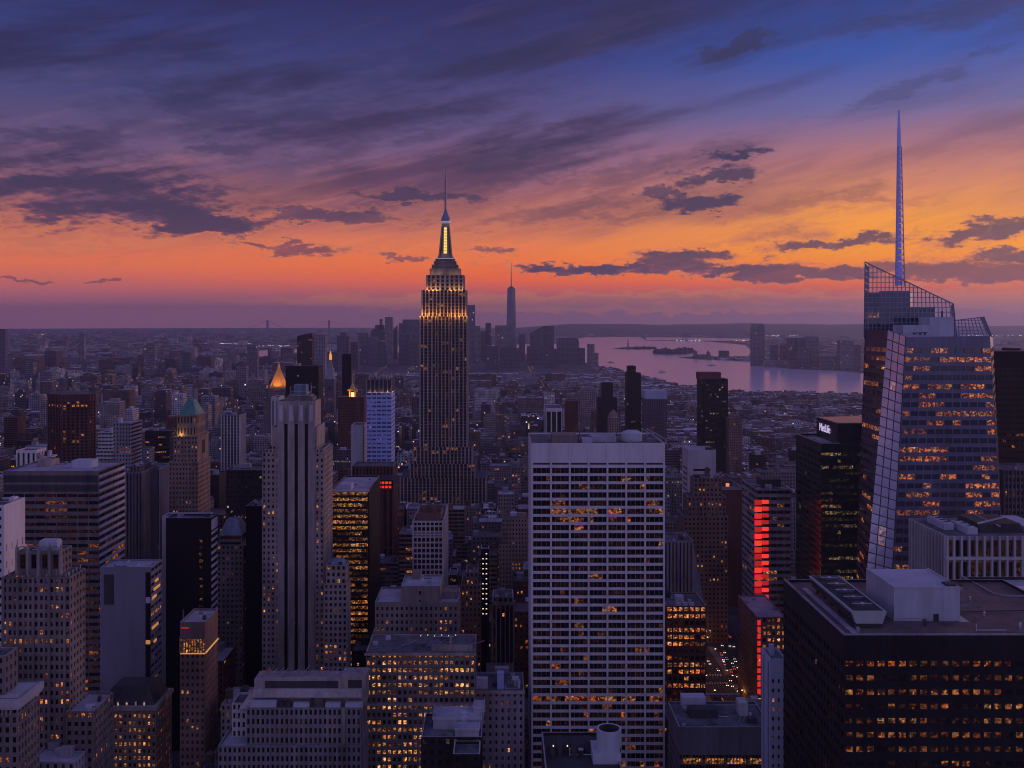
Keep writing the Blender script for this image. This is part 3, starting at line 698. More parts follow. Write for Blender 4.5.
# --- crystalline glass tower with a lattice spire
def crystal():
    Ya, Yb = 560., 602.
    o = (PX(930, Ya), 590., 0.)
    rt = root('crystalline_glass_tower', 'faceted glass skyscraper with slanted glass crown and blue spire', 'building', o)
    HERO.append((855, 1006, 575, Ya, 650, PX(868, Ya), PX(1014, Ya), 262, 'crystalline_glass_tower', ''))
    rng = random.Random(11)
    def at(px, py, Y): return Vector((PX(px, Y), Y, PZ(py, Y)))
    def ext(p, q, z):                               # along the edge p -> q (down) to height z
        t = (p.z - z)/(p.z - q.z); return p + (q - p)*t
    A_tl, A_tr = at(906, 337, Ya), at(990, 336, Ya)
    A_bl, A_br = ext(A_tl, at(893, 570, Ya), 0), ext(A_tr, at(1004, 570, Ya), 0)
    F_t = at(888, 330, Ya+16); F_b = ext(F_t, at(867, 570, Ya+8), 0)
    L_t = at(865, 330, Yb+2); L_b = ext(L_t, at(856.5, 570, Yb+2), 0)
    R_t = at(993, 338, 606); R_b = ext(R_t, at(1004, 570, 606), 0)
    wmb, wins = MB(), MB()
    def skin(tl, tr, bl, br, fh, bw, lit, wh=.5, ww=.86, glassy=False, z_lo=8., z_hi=None):
        """a (tapered, leaning) curtain wall: spandrel bands outside, panes set behind"""
        ntop = z_hi if z_hi is not None else min(tl.z, tr.z)
        nf = int((ntop - z_lo)/fh)
        def row(z):
            a = bl + (tl - bl)*((z - bl.z)/(tl.z - bl.z)); b = br + (tr - br)*((z - br.z)/(tr.z - br.z)); return a, b
        nrm = (tr - tl).cross(tl - bl); nrm = Vector((nrm.x, nrm.y, nrm.z)).normalized()
        inn = -nrm*.35
        zprev = 0.
        for r in range(nf):
            z0 = z_lo + r*fh; z1 = z0 + fh*wh
            a0, b0 = row(zprev); a1, b1 = row(z0); wmb.face([tuple(a0), tuple(b0), tuple(b1), tuple(a1)])
            a2, b2 = row(z1); n = max(1, round((b1 - a1).length/bw))
            act = rng.random() < lit[1]; cur = 0.; run = 0
            for k in range(n):
                u0, u1 = (k + (1-ww)/2)/n, (k + 1 - (1-ww)/2)/n
                e0 = 0 if k == 0 else (k - (1-ww)/2)/n
                wmb.face([tuple(a1+(b1-a1)*e0), tuple(a1+(b1-a1)*u0), tuple(a2+(b2-a2)*u0), tuple(a2+(b2-a2)*e0)])
                if run > 0: run -= 1
                else:
                    cur = rng.uniform(.35, 1.3) if rng.random() < (lit[2] if act else lit[0]) else 0.; run = rng.choice((0, 0, 1, 2))
                sc = lit[3] if len(lit) > 3 else 1.
                wins.face([tuple(a1+(b1-a1)*(k/n)+inn), tuple(a1+(b1-a1)*((k+1)/n)+inn), tuple(a2+(b2-a2)*((k+1)/n)+inn), tuple(a2+(b2-a2)*(k/n)+inn)], 0, cur*sc)
            wmb.face([tuple(a1+(b1-a1)*(1-(1-ww)/2/n)), tuple(b1), tuple(b2), tuple(a2+(b2-a2)*(1-(1-ww)/2/n))])
            zprev = z1
        a0, b0 = row(zprev); wmb.face([tuple(a0), tuple(b0), tuple(tr), tuple(tl)])
    skin(A_tl, A_tr, A_bl, A_br, 5.05, 4.7, (.28, .85, .58, .5), .56, .86, z_hi=A_tl.z-3)
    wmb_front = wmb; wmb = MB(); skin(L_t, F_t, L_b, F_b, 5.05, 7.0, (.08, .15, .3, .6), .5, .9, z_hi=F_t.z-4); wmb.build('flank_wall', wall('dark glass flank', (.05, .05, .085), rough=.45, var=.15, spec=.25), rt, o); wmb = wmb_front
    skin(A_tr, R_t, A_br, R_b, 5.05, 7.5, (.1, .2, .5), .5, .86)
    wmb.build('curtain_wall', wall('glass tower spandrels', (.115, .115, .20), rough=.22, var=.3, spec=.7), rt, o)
    wins.build('windows', G_S, rt, o, 'stuff')
    # sky-reflecting facet between the two folds, extra reflection painted as a pale base
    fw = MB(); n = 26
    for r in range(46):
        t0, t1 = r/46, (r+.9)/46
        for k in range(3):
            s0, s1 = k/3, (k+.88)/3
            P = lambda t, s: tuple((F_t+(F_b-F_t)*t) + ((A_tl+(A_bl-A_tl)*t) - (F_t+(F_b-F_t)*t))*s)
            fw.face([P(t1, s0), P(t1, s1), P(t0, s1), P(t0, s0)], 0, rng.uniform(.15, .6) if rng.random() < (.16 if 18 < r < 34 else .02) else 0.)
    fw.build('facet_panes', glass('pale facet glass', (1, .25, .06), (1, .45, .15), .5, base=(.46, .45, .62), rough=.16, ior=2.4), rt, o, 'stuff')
    def back(q):
        P = lambda t, s: tuple((F_t+(F_b-F_t)*t) + ((A_tl+(A_bl-A_tl)*t) - (F_t+(F_b-F_t)*t))*s + Vector((.7, .15, 0)))
        for r in range(12):
            for k in range(3): q.face([P((r+1)/12, k/3), P((r+1)/12, (k+1)/3), P(r/12, (k+1)/3), P(r/12, k/3)])
    part(rt, 'facet_frame', wall('facet frame', (.10, .10, .17)), back)
    part(rt, 'roof', ROOFL, lambda q: q.face([tuple(A_tl-Vector((0,0,1.2))), tuple(A_tr-Vector((0,0,1.2))), tuple(R_t-Vector((0,0,1.2))), tuple(L_t-Vector((0,0,2))), tuple(F_t-Vector((0,0,2)))]))
    part(rt, 'rear_walls', STEELB, lambda q: (q.face([tuple(R_b), tuple(R_b+Vector((-6, 46, 0))), tuple(R_t+Vector((-6, 46, 0))), tuple(R_t)]), q.face([tuple(R_b+Vector((-6, 46, 0))), tuple(L_b+Vector((20, 46, 0))), tuple(L_t+Vector((20, 46, 0))), tuple(R_t+Vector((-6, 46, 0)))]), q.face([tuple(L_b+Vector((20, 46, 0))), tuple(L_b), tuple(L_t), tuple(L_t+Vector((20, 46, 0)))])))
    # upper volume: solid core behind the see-through slanted screen
    Y2 = Yb+4
    X = lambda px: PX(px, Y2)
    lm, lw = MB(), []
    SC = st(6.5, 5.0, .8, .5, (.1, 0, .15, .4, .9), rec=.3)
    facade(lm, lw, (X(866), Y2), (X(880), Y2), PZ(338, Y2), PZ(293, Y2), st(7.6, 5.0, .86, .52, (.3, 0, .3, .6, .8), rec=.3), rng)
    facade(lm, lw, (X(880), Y2+1), (X(911), Y2+1), PZ(338, Y2), PZ(291, Y2), st(19, 5.0, .7, .45, (.3, 0, .3, .6, .8), rec=.3, top=9), rng)
    facade(lm, lw, (X(911), Y2+1), (X(936), Y2+1), PZ(338, Y2), PZ(307, Y2), st(6, 5.0, .8, .5, (.05, 0, 0, 0, 1), rec=.3), rng)
    for (a, b, y, t) in ((866, 880, Y2, 293), (880, 911, Y2+1, 291), (911, 936, Y2+1, 307), (936, 953, Y2+1, 322)):
        lm.prism([(X(a)+.05, y+.5), (X(b)-.05, y+.5), (X(b)+19, y+34+.01*a), (X(a)+19, y+34+.01*a)], PZ(345, Y2), PZ(t, Y2)-.02)
    lm.build('upper_core', wall('dark blue glass core', (.05, .058, .105), rough=.25, var=.2, spec=.8), rt, o); place_windows(rt, lw, G_O, 0)
    sm = bpy.data.materials.new('screen glass'); sm.use_nodes = True; N = NT(sm.node_tree); sm.node_tree.nodes.clear()
    tr = N.n('ShaderNodeBsdfTransparent'); tr.inputs[0].default_value = (.80, .80, .86, 1); gl = N.n('ShaderNodeBsdfGlossy'); gl.inputs['Roughness'].default_value = .1; gl.inputs[0].default_value = (.55, .58, .75, 1)
    mx = N.n('ShaderNodeMixShader'); mx.inputs[0].default_value = .11; N.put(mx.inputs[1], tr.outputs[0]); N.put(mx.inputs[2], gl.outputs[0])
    N.put(N.n('ShaderNodeOutputMaterial').inputs[0], mx.outputs[0])
    def screen(tl, tr_, br_, bl_, nx, nz, yoff):
        fm = MB()
        P = lambda u, v: (bl_ + (br_-bl_)*u) + ((tl + (tr_-tl)*u) - (bl_ + (br_-bl_)*u))*v
        hmax = max(tl.z - bl_.z, tr_.z - br_.z)
        for i in range(nx+1): fm.bar(P(i/nx, 0), P(i/nx, 1), .26)
        zlow = min(bl_.z, br_.z)
        for j in range(nz+1):
            z = zlow + hmax*j/nz
            us = [u/40 for u in range(41) if P(u/40, 1).z >= z]
            if len(us) > 1:
                f = lambda u: P(u, (z-P(u,0).z)/max(.01, (P(u,1).z-P(u,0).z)))
                fm.bar(f(us[0]), f(us[-1]), .24)
        fm.bar(P(0, 1), P(1, 1), .42)
        so_ = fm.build('screen_frame', STEELB, rt, o)
        g = MB(); g.face([tuple(P(0,0)), tuple(P(1,0)), tuple(P(1,1)), tuple(P(0,1))]); g.build('screen_glass', sm, so_ if False else rt, o)
    V = lambda px, py, Y: at(px, py, Y)
    screen(V(865, 262, Y2-2), V(953.5, 304, Y2-2), V(957, 338, Y2-2), V(864, 338, Y2-2), 22, 15, 0)
    screen(V(953.5, 304, Y2-2), V(951, 306, Y2+40), V(954, 338, Y2+40), V(957, 338, Y2-2), 6, 6, 0)
    screen(V(865, 262, Y2-2), V(869, 268, Y2+40), V(867, 338, Y2+40), V(864, 338, Y2-2), 6, 12, 0)
    screen(V(955, 320.5, 600), V(984, 317, 600), V(992, 337, 600), V(955, 337, 600), 9, 6, 0)
    screen(V(984, 317, 600), V(980, 318, 640), V(990, 337, 640), V(992, 337, 600), 6, 4, 0)
    part(rt, 'rooftop_plant', MECH, lambda q: q.box(PX(903, 575), PX(931, 575), 575, 590, A_tl.z-1, PZ(325, 575)))
    part(rt, 'rooftop_plant', MECH, lambda q: q.box(PX(930, 577), PX(954, 577), 577, 592, A_tl.z-1, PZ(317, 577)))
    def pipes(q):
        for px in (914, 920, 925): q.bar((PX(px, 573), 573, A_tl.z-1), (PX(px, 573), 573, A_tl.z+2.2), .5)
        q.bar((PX(912, 573), 573, A_tl.z+2), (PX(928, 573), 573, A_tl.z+2.4), .3); q.bar((PX(942, 580), 580, PZ(317, 577)), (PX(942, 580), 580, PZ(311, 577)), .5)
    part(rt, 'roof_pipes', METD, pipes)
    # spire
    Ys = 622.; c = PX(899, Ys); zb, zm, zt = PZ(286, Ys), PZ(147, Ys), PZ(110, Ys)
    sp = MB(); led = MB(); corners = lambda r: [(math.cos(a)*r, math.sin(a)*r) for a in (rad(210), rad(330), rad(90))]
    nseg = 22; R = lambda t: 3.3 - 1.9*t
    for k in range(nseg):
        t0, t1 = k/nseg, (k+1)/nseg; a, b = corners(R(t0)), corners(R(t1)); z0, z1 = zb+(zm-zb)*t0, zb+(zm-zb)*t1
        for i in range(3):
            j = (i+1) % 3
            sp.bar((c+a[i][0], Ys+a[i][1], z0), (c+b[i][0], Ys+b[i][1], z1), .34)
            sp.bar((c+a[i][0], Ys+a[i][1], z0), (c+b[j][0], Ys+b[j][1], z1), .2); sp.bar((c+b[i][0], Ys+b[i][1], z1), (c+b[j][0], Ys+b[j][1], z1), .2)
        led.box(c-R(t0)*.52, c+R(t0)*.52, Ys-.2, Ys+.2, z0+.3, z1-.5, bottom=True)
    o2 = sp.build('lattice_spire', plain('spire steel', (.30, .30, .42), .4, .4), rt, o)
    led.build('blue_lights', plain('blue spire light', (.05, .06, .2), .4, emit=(.07, .09, .55), es=.62), o2, o)
    part(rt, 'spire_tip', plain('spire tip', (.25, .26, .40), .4, emit=(.10, .12, .45), es=.35), lambda q: (q.cone(c, Ys, 1.35, 1.1, zm, PZ(128, Ys), 8), q.cone(c, Ys, .95, .7, PZ(128, Ys), zt, 8)))
crystal()

# ------------------------------------------------------------------ the other towers one can tell apart
def slab_ex(rt, geo, org, rng):
    x0, x1, y0, y1, z0, z1 = geo[-1]
    part(rt, 'louvre_band', MECHD, lambda q: (q.box(x0+.5, x1-.6, y0-.12, y0+.2, z1-5.6, z1-1.6), q.box(x0+.5, x1-.6, y0-.12, y0+.2, z1-11, z1-7)))
    part(rt, 'rooftop_housing', MECH, lambda q: q.box(x0+34, x0+46, y0+14, y0+24, z1, z1+5))
    part(rt, 'rooftop_deck', ROOFL, lambda q: q.box(x0+24, x1-2, y0+3, y1-3, z1, z1+.5))
    part(rt, 'rooftop_housing', LIME, lambda q: q.box(x0+9, x0+18, y0+24, y0+34, z1, z1+4))
    wn = []
    part(rt, 'end_spandrels', PALE, lambda q: [q.box(x1-.05, x1+.45, y0+.4, y1-.4, z, z+1.7) for z in [z1-3.2-4.2*k for k in range(36)]])
tower('banded_office_slab', 'broad flat-roofed office slab with a dark banded front and pale striped end', [(3, 99, 471, 584, 624)], wall('brown banded front', (.17, .13, .14), rough=.6), G_O, st(6.0, 4.2, .93, .45, (.08, .05, .10, .3, .3), rec=.25, top=12, sill=.2),
      side=st(10, 4.2, .97, .5, (.03, 0, .1, .2, .4), rec=.3), n_ind=60, extra=slab_ex, roofm=ROOFL, vb=560, vis=(470, 560))
tower('white_slab_end', 'plain white slab with small dark windows at the left edge', [(-40, 4, 505, 450, 470)], WHITE, G_O, st(4, 3.9, .4, .4, (.02, 0, 0, 0, .6)), side=st(5.2, 7.5, .14, .42, (0, 0, 0, 0, 1), rec=.3, top=16), n_ind=40, vb=600, clutter=2)
def gothic(rt, geo, org, rng):
    x0, x1, y0, y1, z0, z1 = geo[-1]
    part(rt, 'cooling_tower', MECH, lambda q: (q.box(x0+8, x0+16, y0+3, y0+8, z1, z1+4.2), q.box(x0+8.4, x0+15.6, y0+3.4, y0+7.6, z1+4.2, z1+4.8)))
    n = 4; w = (x1-x0)/n
    def arches(q):
        for k in range(n):
            cx = x0+(k+.5)*w; r = w*.36
            pts = [(cx-r, z1+.3)] + [(cx - r*math.cos(a*math.pi/8), z1+1.6+r*.8*math.sin(a*math.pi/8)) for a in range(9)] + [(cx+r, z1+.3)]
            for a, b in zip(pts, pts[1:]): q.bar((a[0], y0-.2, a[1]), (b[0], y0-.2, b[1]), .28)
        for k in range(n+1):
            cx = x0+k*w; q.box(cx-.5, cx+.5, y0-.7, y0+.5, z0-3, z1+2.6+.1*(k%2)); q.cone(cx, y0-.1, .55, .05, z1+2.6, z1+4.4, 4)
    part(rt, 'crown_arches', LIME, arches)
    g = geo[-2]
    part(rt, 'setback_pinnacles', LIME, lambda q: [q.cone(g[0]+(g[1]-g[0])*k/6, g[2]-.1, .6, .1, g[5]-3, g[5]+2.5, 4) for k in range(7)])
    part(rt, 'side_tracery', PALE, lambda q: [(q.bar((g[1]+.3, g[2]+2+k*4, g[5]-26), (g[1]+.3, g[2]+2+k*4, g[5]+1), .3), q.bar((g[1]+.3, g[2]+2+k*4, g[5]-9-.0), (g[1]+.3, g[2]+min(6+k*4, 15.5), g[5]-9), .3)) for k in range(4)])
GO = st(2.3, 3.7, .56, .55, (.16, .02, .18, .6, 1.0), rec=.5, run=(0, 1, 1), pier=(1.1, .55), pn=3, span=(.3, .14))
tower('gothic_setback_tower', 'stepped stone tower with arched crown and scattered orange windows', [(2, 70, 577, 430, 446), (9, 66, 575, 430.6, 445, dict(nopar=1)), (17, 61, 551, 432, 443, dict(st=st(4.7, 11.5, .5, .62, (0, 0, 0, 0, 1), rec=.8)))], LIMED, G_O, GO,
      side=st(3.2, 3.7, .45, .5, (.06, 0, .1, .3, .9)), n_ind=100, extra=gothic, vb=768, vis=(537, 720))
tower('stone_annex', 'low stone annex with a bright row of windows by the gothic tower', [(66, 93, 711, 428, 450)], LIMED, G_O, st(2.9, 3.8, .5, .5, (.05, 0, .25, .9, 1.1), pier=(.6, .2)), n_ind=40, roofm=ROOFL, vb=768)
def cornice(rt, geo, org, rng):
    x0, x1, y0, y1, z0, z1 = geo[0]
    part(rt, 'cornice', PALE, lambda q: (q.box(x0-1, x1+1.2, y0-1.2, y1+1, z1-2.2, z1+.6), q.box(x0-.6, x1+.7, y0-.7, y1+.6, z1-3.2, z1-2.25)))
    part(rt, 'cornice_brackets', LIME, lambda q: [q.box(x0+k*1.6, x0+k*1.6+.5, y0-.65, y0, z1-5.5, z1-3.25) for k in range(int((x1-x0)/1.6))])
tower('corniced_corner_block', 'stone corner block with a heavy pale cornice at the left edge', [(-40, 18, 698, 380, 398), (-14, 5, 656, 384, 394, dict(st=st(3.2, 4, .4, .5, (0,0,0,0,1))))], LIMED, G_O, st(2.6, 3.7, .5, .58, (.16, 0, .25, .55, 1.1), rec=.4, top=3, span=(.3, .2)), n_ind=60, extra=cornice)
tower('slab_roofed_block', 'low block with a flat pale roof slab in the bottom left corner', [(28, 75, 762, 415, 436)], GREY, G_O, P_SM, n_ind=20, roofm=ROOFL, clutter=2)
def greyex(rt, geo, org, rng):
    x0, x1, y0, y1, z0, z1 = geo[0]; X = lambda px: PX(px, 560)
    part(rt, 'dark_window_bay', MECHD, lambda q: [q.box(X(104), X(114), 559.8, 560.1, z1-20-k*4.3 - (16 if k else 0), z1-3.2-k*4.3 - (16 if k else 0)) for k in range(1)])
    part(rt, 'dark_window_bay', BLACK, lambda q: q.box(X(145.6), X(150.6), 559.8, 560.1, 5, z1-2))
    part(rt, 'roof_railing', MET, lambda q: [q.bar((x0+k*(x1-x0)/9, 560.6, z1), (x0+(k+1)*(x1-x0)/9, 560.6+(k%2)*3, z1+1.8), .12) for k in range(9)])
    lm = plain('amber balcony light', (.3, .2, .1), .5, emit=(1, .42, .12), es=.42)
    for k in (1, 2, 3, 7, 9):
        part(rt, 'lit_balcony', lm, lambda q: q.box(x1+.05, x1+.5, 561+((k*5) % 7), 568+((k*3) % 9), z1-5-k*4.2, z1-3.6-k*4.2))
    part(rt, 'lit_window', lm, lambda q: q.box(X(146), X(150.4), 559.6, 559.9, PZ(644, 560), PZ(640, 560)))
    part(rt, 'pale_vent', MECH, lambda q: q.box(X(146), X(150.4), 559.5, 559.9, PZ(603, 560), PZ(597, 560)))
tower('blank_grey_slab', 'blank bluish grey slab with a dark side and amber balconies', [(100, 151, 567, 560, 578)], wall('bluish grey panel', (.19, .18, .24), var=.15), G_A, st(5, 4.3, .3, .3, (0, 0, 0, 0, 1), marg=0, nb=11, top=30) if False else None, side=st(6, 4.2, .9, .45, (.1, 0, .2, .5, .5)), extra=greyex, roofm=ROOFL, vb=700, n_ind=30)
def blackex(rt, geo, org, rng):
    x0, x1, y0, y1, z0, z1 = geo[0]
    part(rt, 'end_spandrels', PALE, lambda q: [q.prism([(x1, y0+.5), (x1+.5, y0+.5), (x1+.5, y1-.5), (x1, y1-.5)], z1-9-4.0*k, z1-7.6-4.0*k, bottom=True) for k in range(28)])
    part(rt, 'end_cap', PALE, lambda q: q.box(x1, x1+.45, y0+.5, y1-.5, z1-6.4, z1-.4))
    part(rt, 'roof_kerb', MECH, lambda q: q.box(x0+.5, x1-.5, y0+.6, y0+1.4, z1, z1+.9))
    for k, l in enumerate((.3, .12, .5, .7, .15, .3, .3, .1, .4, .2)):
        part(rt, 'lit_window', G_A, lambda q: q.box(PX(199.5, 600), PX(202.6, 600), y0-.12, y0, z1-13.5-4*k-(3 if k > 4 else 0), z1-12-4*k-(3 if k > 4 else 0)))['lit'] = l*.4
tower('black_office_tower', 'plain black tower with a single column of dim lights', [(166, 211, 518, 600, 613)], BLACK, G_W, None, side=None, extra=blackex, vb=640)
tower('pale_sliver_block', 'thin pale block showing behind the black tower', [(162, 208, 516, 622, 634)], PALE, G_W, None, vb=540, n_ind=0)
def green_pyr(rt, geo, org, rng):
    x0, x1, y0, y1, z0, z1 = geo[-1]; cx, cy = (x0+x1)/2, (y0+y1)/2
    part(rt, 'copper_pyramid', COPPER, lambda q: q.prism([(x0+.8, y0+.8), (x1-.2, y0+.8), (x1-.2, y1-.8), (x0+.8, y1-.8)], z1, z1+12.5, top=[(cx-2.6, cy-4), (cx+2.6, cy-4), (cx+2.6, cy+4), (cx-2.6, cy+4)]))
    part(rt, 'lantern', COPPER, lambda q: q.cone(cx, cy, 1.6, .6, z1+12.5, z1+14.5, 8))
    part(rt, 'parapet_urns', LIME, lambda q: [q.cone(a, b, .8, .2, z1, z1+3, 6) for a in (x0+.8, x1-.8) for b in (y0+.8, y1-.8)])
    for g, c in ((geo[-1], TAN), (geo[-2], TAN), (geo[0], TAN)):
        part(rt, 'ledge', c, lambda q: (q.box(g[0]-.7, g[1]+.7, g[2]-.7, g[3]+.7, g[5]-.2, g[5]+.75)))
    flood(rt, x0+3, y0-2.2, geo[-2][5]+2, 900, (1, .6, .15))
    part(rt, 'tall_bay', MECHD, lambda q: (q.box(geo[-2][1]-.1, geo[-2][1]+.12, geo[-2][2]+12, geo[-2][3]-10, geo[-2][4]+6, geo[-2][5]-4),))
GP_ = st(2.7, 3.8, .42, .5, (.06, 0, .1, .25, .75), rec=.4)
tower('green_pyramid_tower', 'tan stepped tower topped by a green copper pyramid', [(169, 198, 462, 800, 834), (173.5, 197.5, 436, 801.5, 832, dict(side=None)), (177, 196, 415, 803, 829, dict(st=st(2.4, 10, .4, .6, (.2, 0, 0, .2, .5))))], TAN, G_A, GP_, n_ind=100, extra=green_pyr, vb=518, vis=(400, 520), parapet=.9)
def bluepyr(rt, geo, org, rng):
    x0, x1, y0, y1, z0, z1 = geo[-1]
    part(rt, 'hipped_roof', COPPB, lambda q: q.prism([(x0, y0), (x1, y0), (x1, y1), (x0, y1)], z1, z1+9.5, top=[(x0+3.5, y0+5), (x1-4.5, y0+5), (x1-4.5, y1-5), (x0+3.5, y1-5)]))
    part(rt, 'stepped_shoulder', LIME, lambda q: (q.box(x1, x1+3, y0+1, y1, z0, z1-6), q.box(x1+3, x1+6, y0+2, y1, z0, z1-17)))
tower('hipped_roof_tower', 'stone tower with a hipped blue grey roof beside the black tower', [(217, 243, 545, 700, 722), (219, 242, 535, 700.5, 721, dict(st=st(15, 3.2, .9, .5, (.2, 0, .3, .6, .3)), nopar=1))], LIMED, G_O, st(3., 3.8, .5, .5, (.07, 0, .1, .4, .7)), extra=bluepyr, n_ind=60, vb=640)
def colon(rt, geo, org, rng):
    x0, x1, y0, y1, z0, z1 = geo[0]
    n = 9
    part(rt, 'colonnade', TAN, lambda q: [q.box(x0+(x1-x0)*k/n-.25, x0+(x1-x0)*k/n+.25, y0-.4, y0, z1-15, z1-7) for k in range(n+1)])
    lm = plain('colonnade light', (.4, .25, .1), .6, emit=(1, .45, .12), es=.55)
    part(rt, 'lit_strip', lm, lambda q: q.box(x0+.3, x1+.1, y0-.45, y0-.1, z1-15.6, z1-15.1))
    for k in range(9): part(rt, 'lit_window', G_O, lambda q: q.box(x0+(x1-x0)*(k+.2)/9, x0+(x1-x0)*(k+.8)/9, y0-.1, y0-.02, z1-15, z1-8))['lit'] = .3 + .2*(k % 3)
    part(rt, 'lit_strip', lm, lambda q: q.box(x1+.02, x1+.4, y0+.5, y1-.5, z1-15.6, z1-14.8))
    part(rt, 'red_light_strip', plain('red neon strip', (.3, .02, .02), .5, emit=(1, .05, .04), es=.3), lambda q: q.box(x0+.6, x0+4.6, y0-.2, y0, z1-2.4, z1-1.7))
    part(rt, 'roof_mast', MET, lambda q: q.bar((x0+1, y0+2, z1), (x0+1, y0+2, z1+7), .15))
tower('colonnaded_brown_block', 'brown brick block with a glowing colonnade and red light strip', [(180, 205, 622, 520, 544, dict(st=st(2.5, 3.7, .42, .5, (.14, 0, .1, .4, .8), top=16)))], BRICK, G_A, st(2.5, 3.7, .42, .5, (.08, 0, .1, .4, .8)), extra=colon, n_ind=70, roofm=ROOFL, vb=740)
def mansard(rt, geo, org, rng):
    x0, x1, y0, y1, z0, z1 = geo[0]
    part(rt, 'mansard_roof', MECHD, lambda q: q.prism([(x0+1, y0+1), (x1-1, y0+1), (x1-1, y1-1), (x0+1, y1-1)], z1, z1+9, top=[(x0+5, y0+5), (x1-5, y0+5), (x1-5, y1-5), (x0+5, y1-5)]))
    part(rt, 'cornice', LIME, lambda q: q.box(x0-.8, x1+.8, y0-.8, y1+.8, z1-1.2, z1+.9))
    for k in range(5): 
        d = part(rt, 'dormer', LIMED, lambda q: q.box(x0+4+k*4.6, x0+5.4+k*4.6, y0+1.3, y0+4.5, z1, z1+3))
        part(d, 'dormer_window', G_W, lambda q: q.box(x0+4.3+k*4.6, x0+5.1+k*4.6, y0+1.15, y0+1.35, z1+.9, z1+2.4), org)['lit'] = .55
tower('mansard_roofed_block', 'dark mansard roofed block with many glowing arched windows', [(99, 156, 706, 520, 545)], TAN, G_A, st(2.55, 3.6, .48, .52, (.5, 0, .5, .8, 1.1), rec=.4, run=(0, 0, 1), span=(.3, .16)), extra=mansard, n_ind=80)
# lit glass building with a black flank, and its neighbours
def litg(rt, geo, org, rng):
    x0, x1, y0, y1, z0, z1 = geo[0]
    part(rt, 'roof_ledge', PALE, lambda q: q.box(x0-.2, x1+.2, y0-.3, y0+7, z1+.1, z1+.9))
    part(rt, 'rooftop_housing', MECH, lambda q: q.box(x0+6, x0+14, y0+8, y0+20, z1, z1+4.5))
    part(rt, 'black_flank', BLACK, lambda q: q.box(x1, x1+.6, y0+.3, y1-.3, 2, z1+.2))
tower('orange_lit_office', 'glass office with floor after floor of orange light and black flank', [(330, 368, 491, 720, 790)], DARK, G_A, st(4.6, 4.1, .94, .58, (.5, .1, .6, .95, .55), rec=.3, run=(0, 1, 2)), side=None, extra=litg, n_ind=90, vb=600, roofm=ROOFL)
def redtop(rt, geo, org, rng):
    X = lambda px: PX(px, 900); z = PZ(489, 900)
    part(rt, 'roof_sign_box', BLACK, lambda q: q.box(X(360), X(393), 899, 930, z, PZ(480, 900)))
    rd = plain('red roof light', (.3, .02, .01), .5, emit=(1, .06, .02), es=.75)
    for r in range(2):
        for k in range(4): part(rt, 'red_light', rd, lambda q: q.box(X(378.4+k*3.5), X(380.9+k*3.5), 898.7, 899, PZ(488-r*4.2, 900), PZ(485.6-r*4.2, 900)))
tower('red_lit_roof_tower', 'dark piered tower with two rows of red lights at its roof', [(364, 394, 489, 900, 930)], RBRICK, G_O, st(5, 60, .5, .96, (0, 0, 0, 0, 1), rec=.6, pier=(1.6, .6)), extra=redtop, vb=550)
def bluetop(rt, geo, org, rng):
    X = lambda px: PX(px, 1000); x0, x1, y0, y1, z0, z1 = geo[-1]
    part(rt, 'dark_crown', MECHD, lambda q: q.box(x0+.8, x1-.8, y0+.8, y1-.8, z1, z1+13))
    part(rt, 'crown_fins', STEELB, lambda q: [q.box(x0+(x1-x0)*k/6-.4, x0+(x1-x0)*k/6+.4, y0+.1, y0+.75, z1, z1+13.3) for k in range(7)])
    part(rt, 'crown_screen', MET, lambda q: [q.bar((x0+2+k*3.4, y0+6+(k % 3)*2, z1+13), (x0+2+k*3.4, y0+6+(k % 3)*2, z1+16+(k*7 % 5)), .3) for k in range(7)])
    for k in range(4): flood(rt, x0+3+k*6, y0-.6, z1+1.4, 170, (1, .42, .12))
    flood(rt, x1+1.4, y0+5, z1+1.5, 800, (1, .42, .12))
tower('blue_white_tower', 'blue white gridded tower with an uplit dark crown', [(366.5, 391.5, 392, 1000, 1034)], BLUEW, G_B, st(5, 4.1, .82, .42, (.0, .35, 0, 0, 1), rec=.3, sill=.3), extra=bluetop, vb=466, n_ind=0, side=None)
tower('pale_blank_slab', 'pale blank slab standing left of the blue white tower', [(351, 363, 425, 1020, 1050)], PALE, G_W, None, side=st(4, 3.8, .4, .5), vb=478)
tower('dark_plinth_block', 'dark ribbed block at the foot of the blue white tower', [(352, 393, 466, 960, 990)], RBRICK, G_O, st(3.2, 40, .5, .9, (0, 0, 0, 0, 1), rec=.6), vb=480)
def gold(rt, geo, org, rng):
    x0, x1, y0, y1, z0, z1 = geo[-1]; cx, cy = (x0+x1)/2, (y0+y1)/2
    part(rt, 'gilded_pyramid', GOLD, lambda q: q.cone(cx, cy, 18.5, 3.0, z1, z1+38, 8, ph=rad(22.5)))
    part(rt, 'gilded_lantern', GOLD, lambda q: q.cone(cx, cy, 3.0, .1, z1+38, z1+53, 8))
    part(rt, 'corner_turrets', GOLD, lambda q: [q.cone(a, b, 2, .3, z1, z1+7, 6) for a in (x0+2, x1-2) for b in (y0+2, y1-2)])
    for sx, sy in ((-1, -1), (1, -1), (0, -1.25), (-1.3, .2), (1.3, .2)): flood(rt, cx+sx*25, cy+sy*25, z1+3, 26000, (1, .36, .04), 1, (cx, cy, z1+26))
tower('golden_pyramid_tower', 'stone tower crowned by a glowing golden pyramid', [(264, 289, 410, 1900, 1946), (266, 287, 388.5, 1903, 1943)], LIMED, G_O, st(4, 4, .4, .5), extra=gold, vb=400)
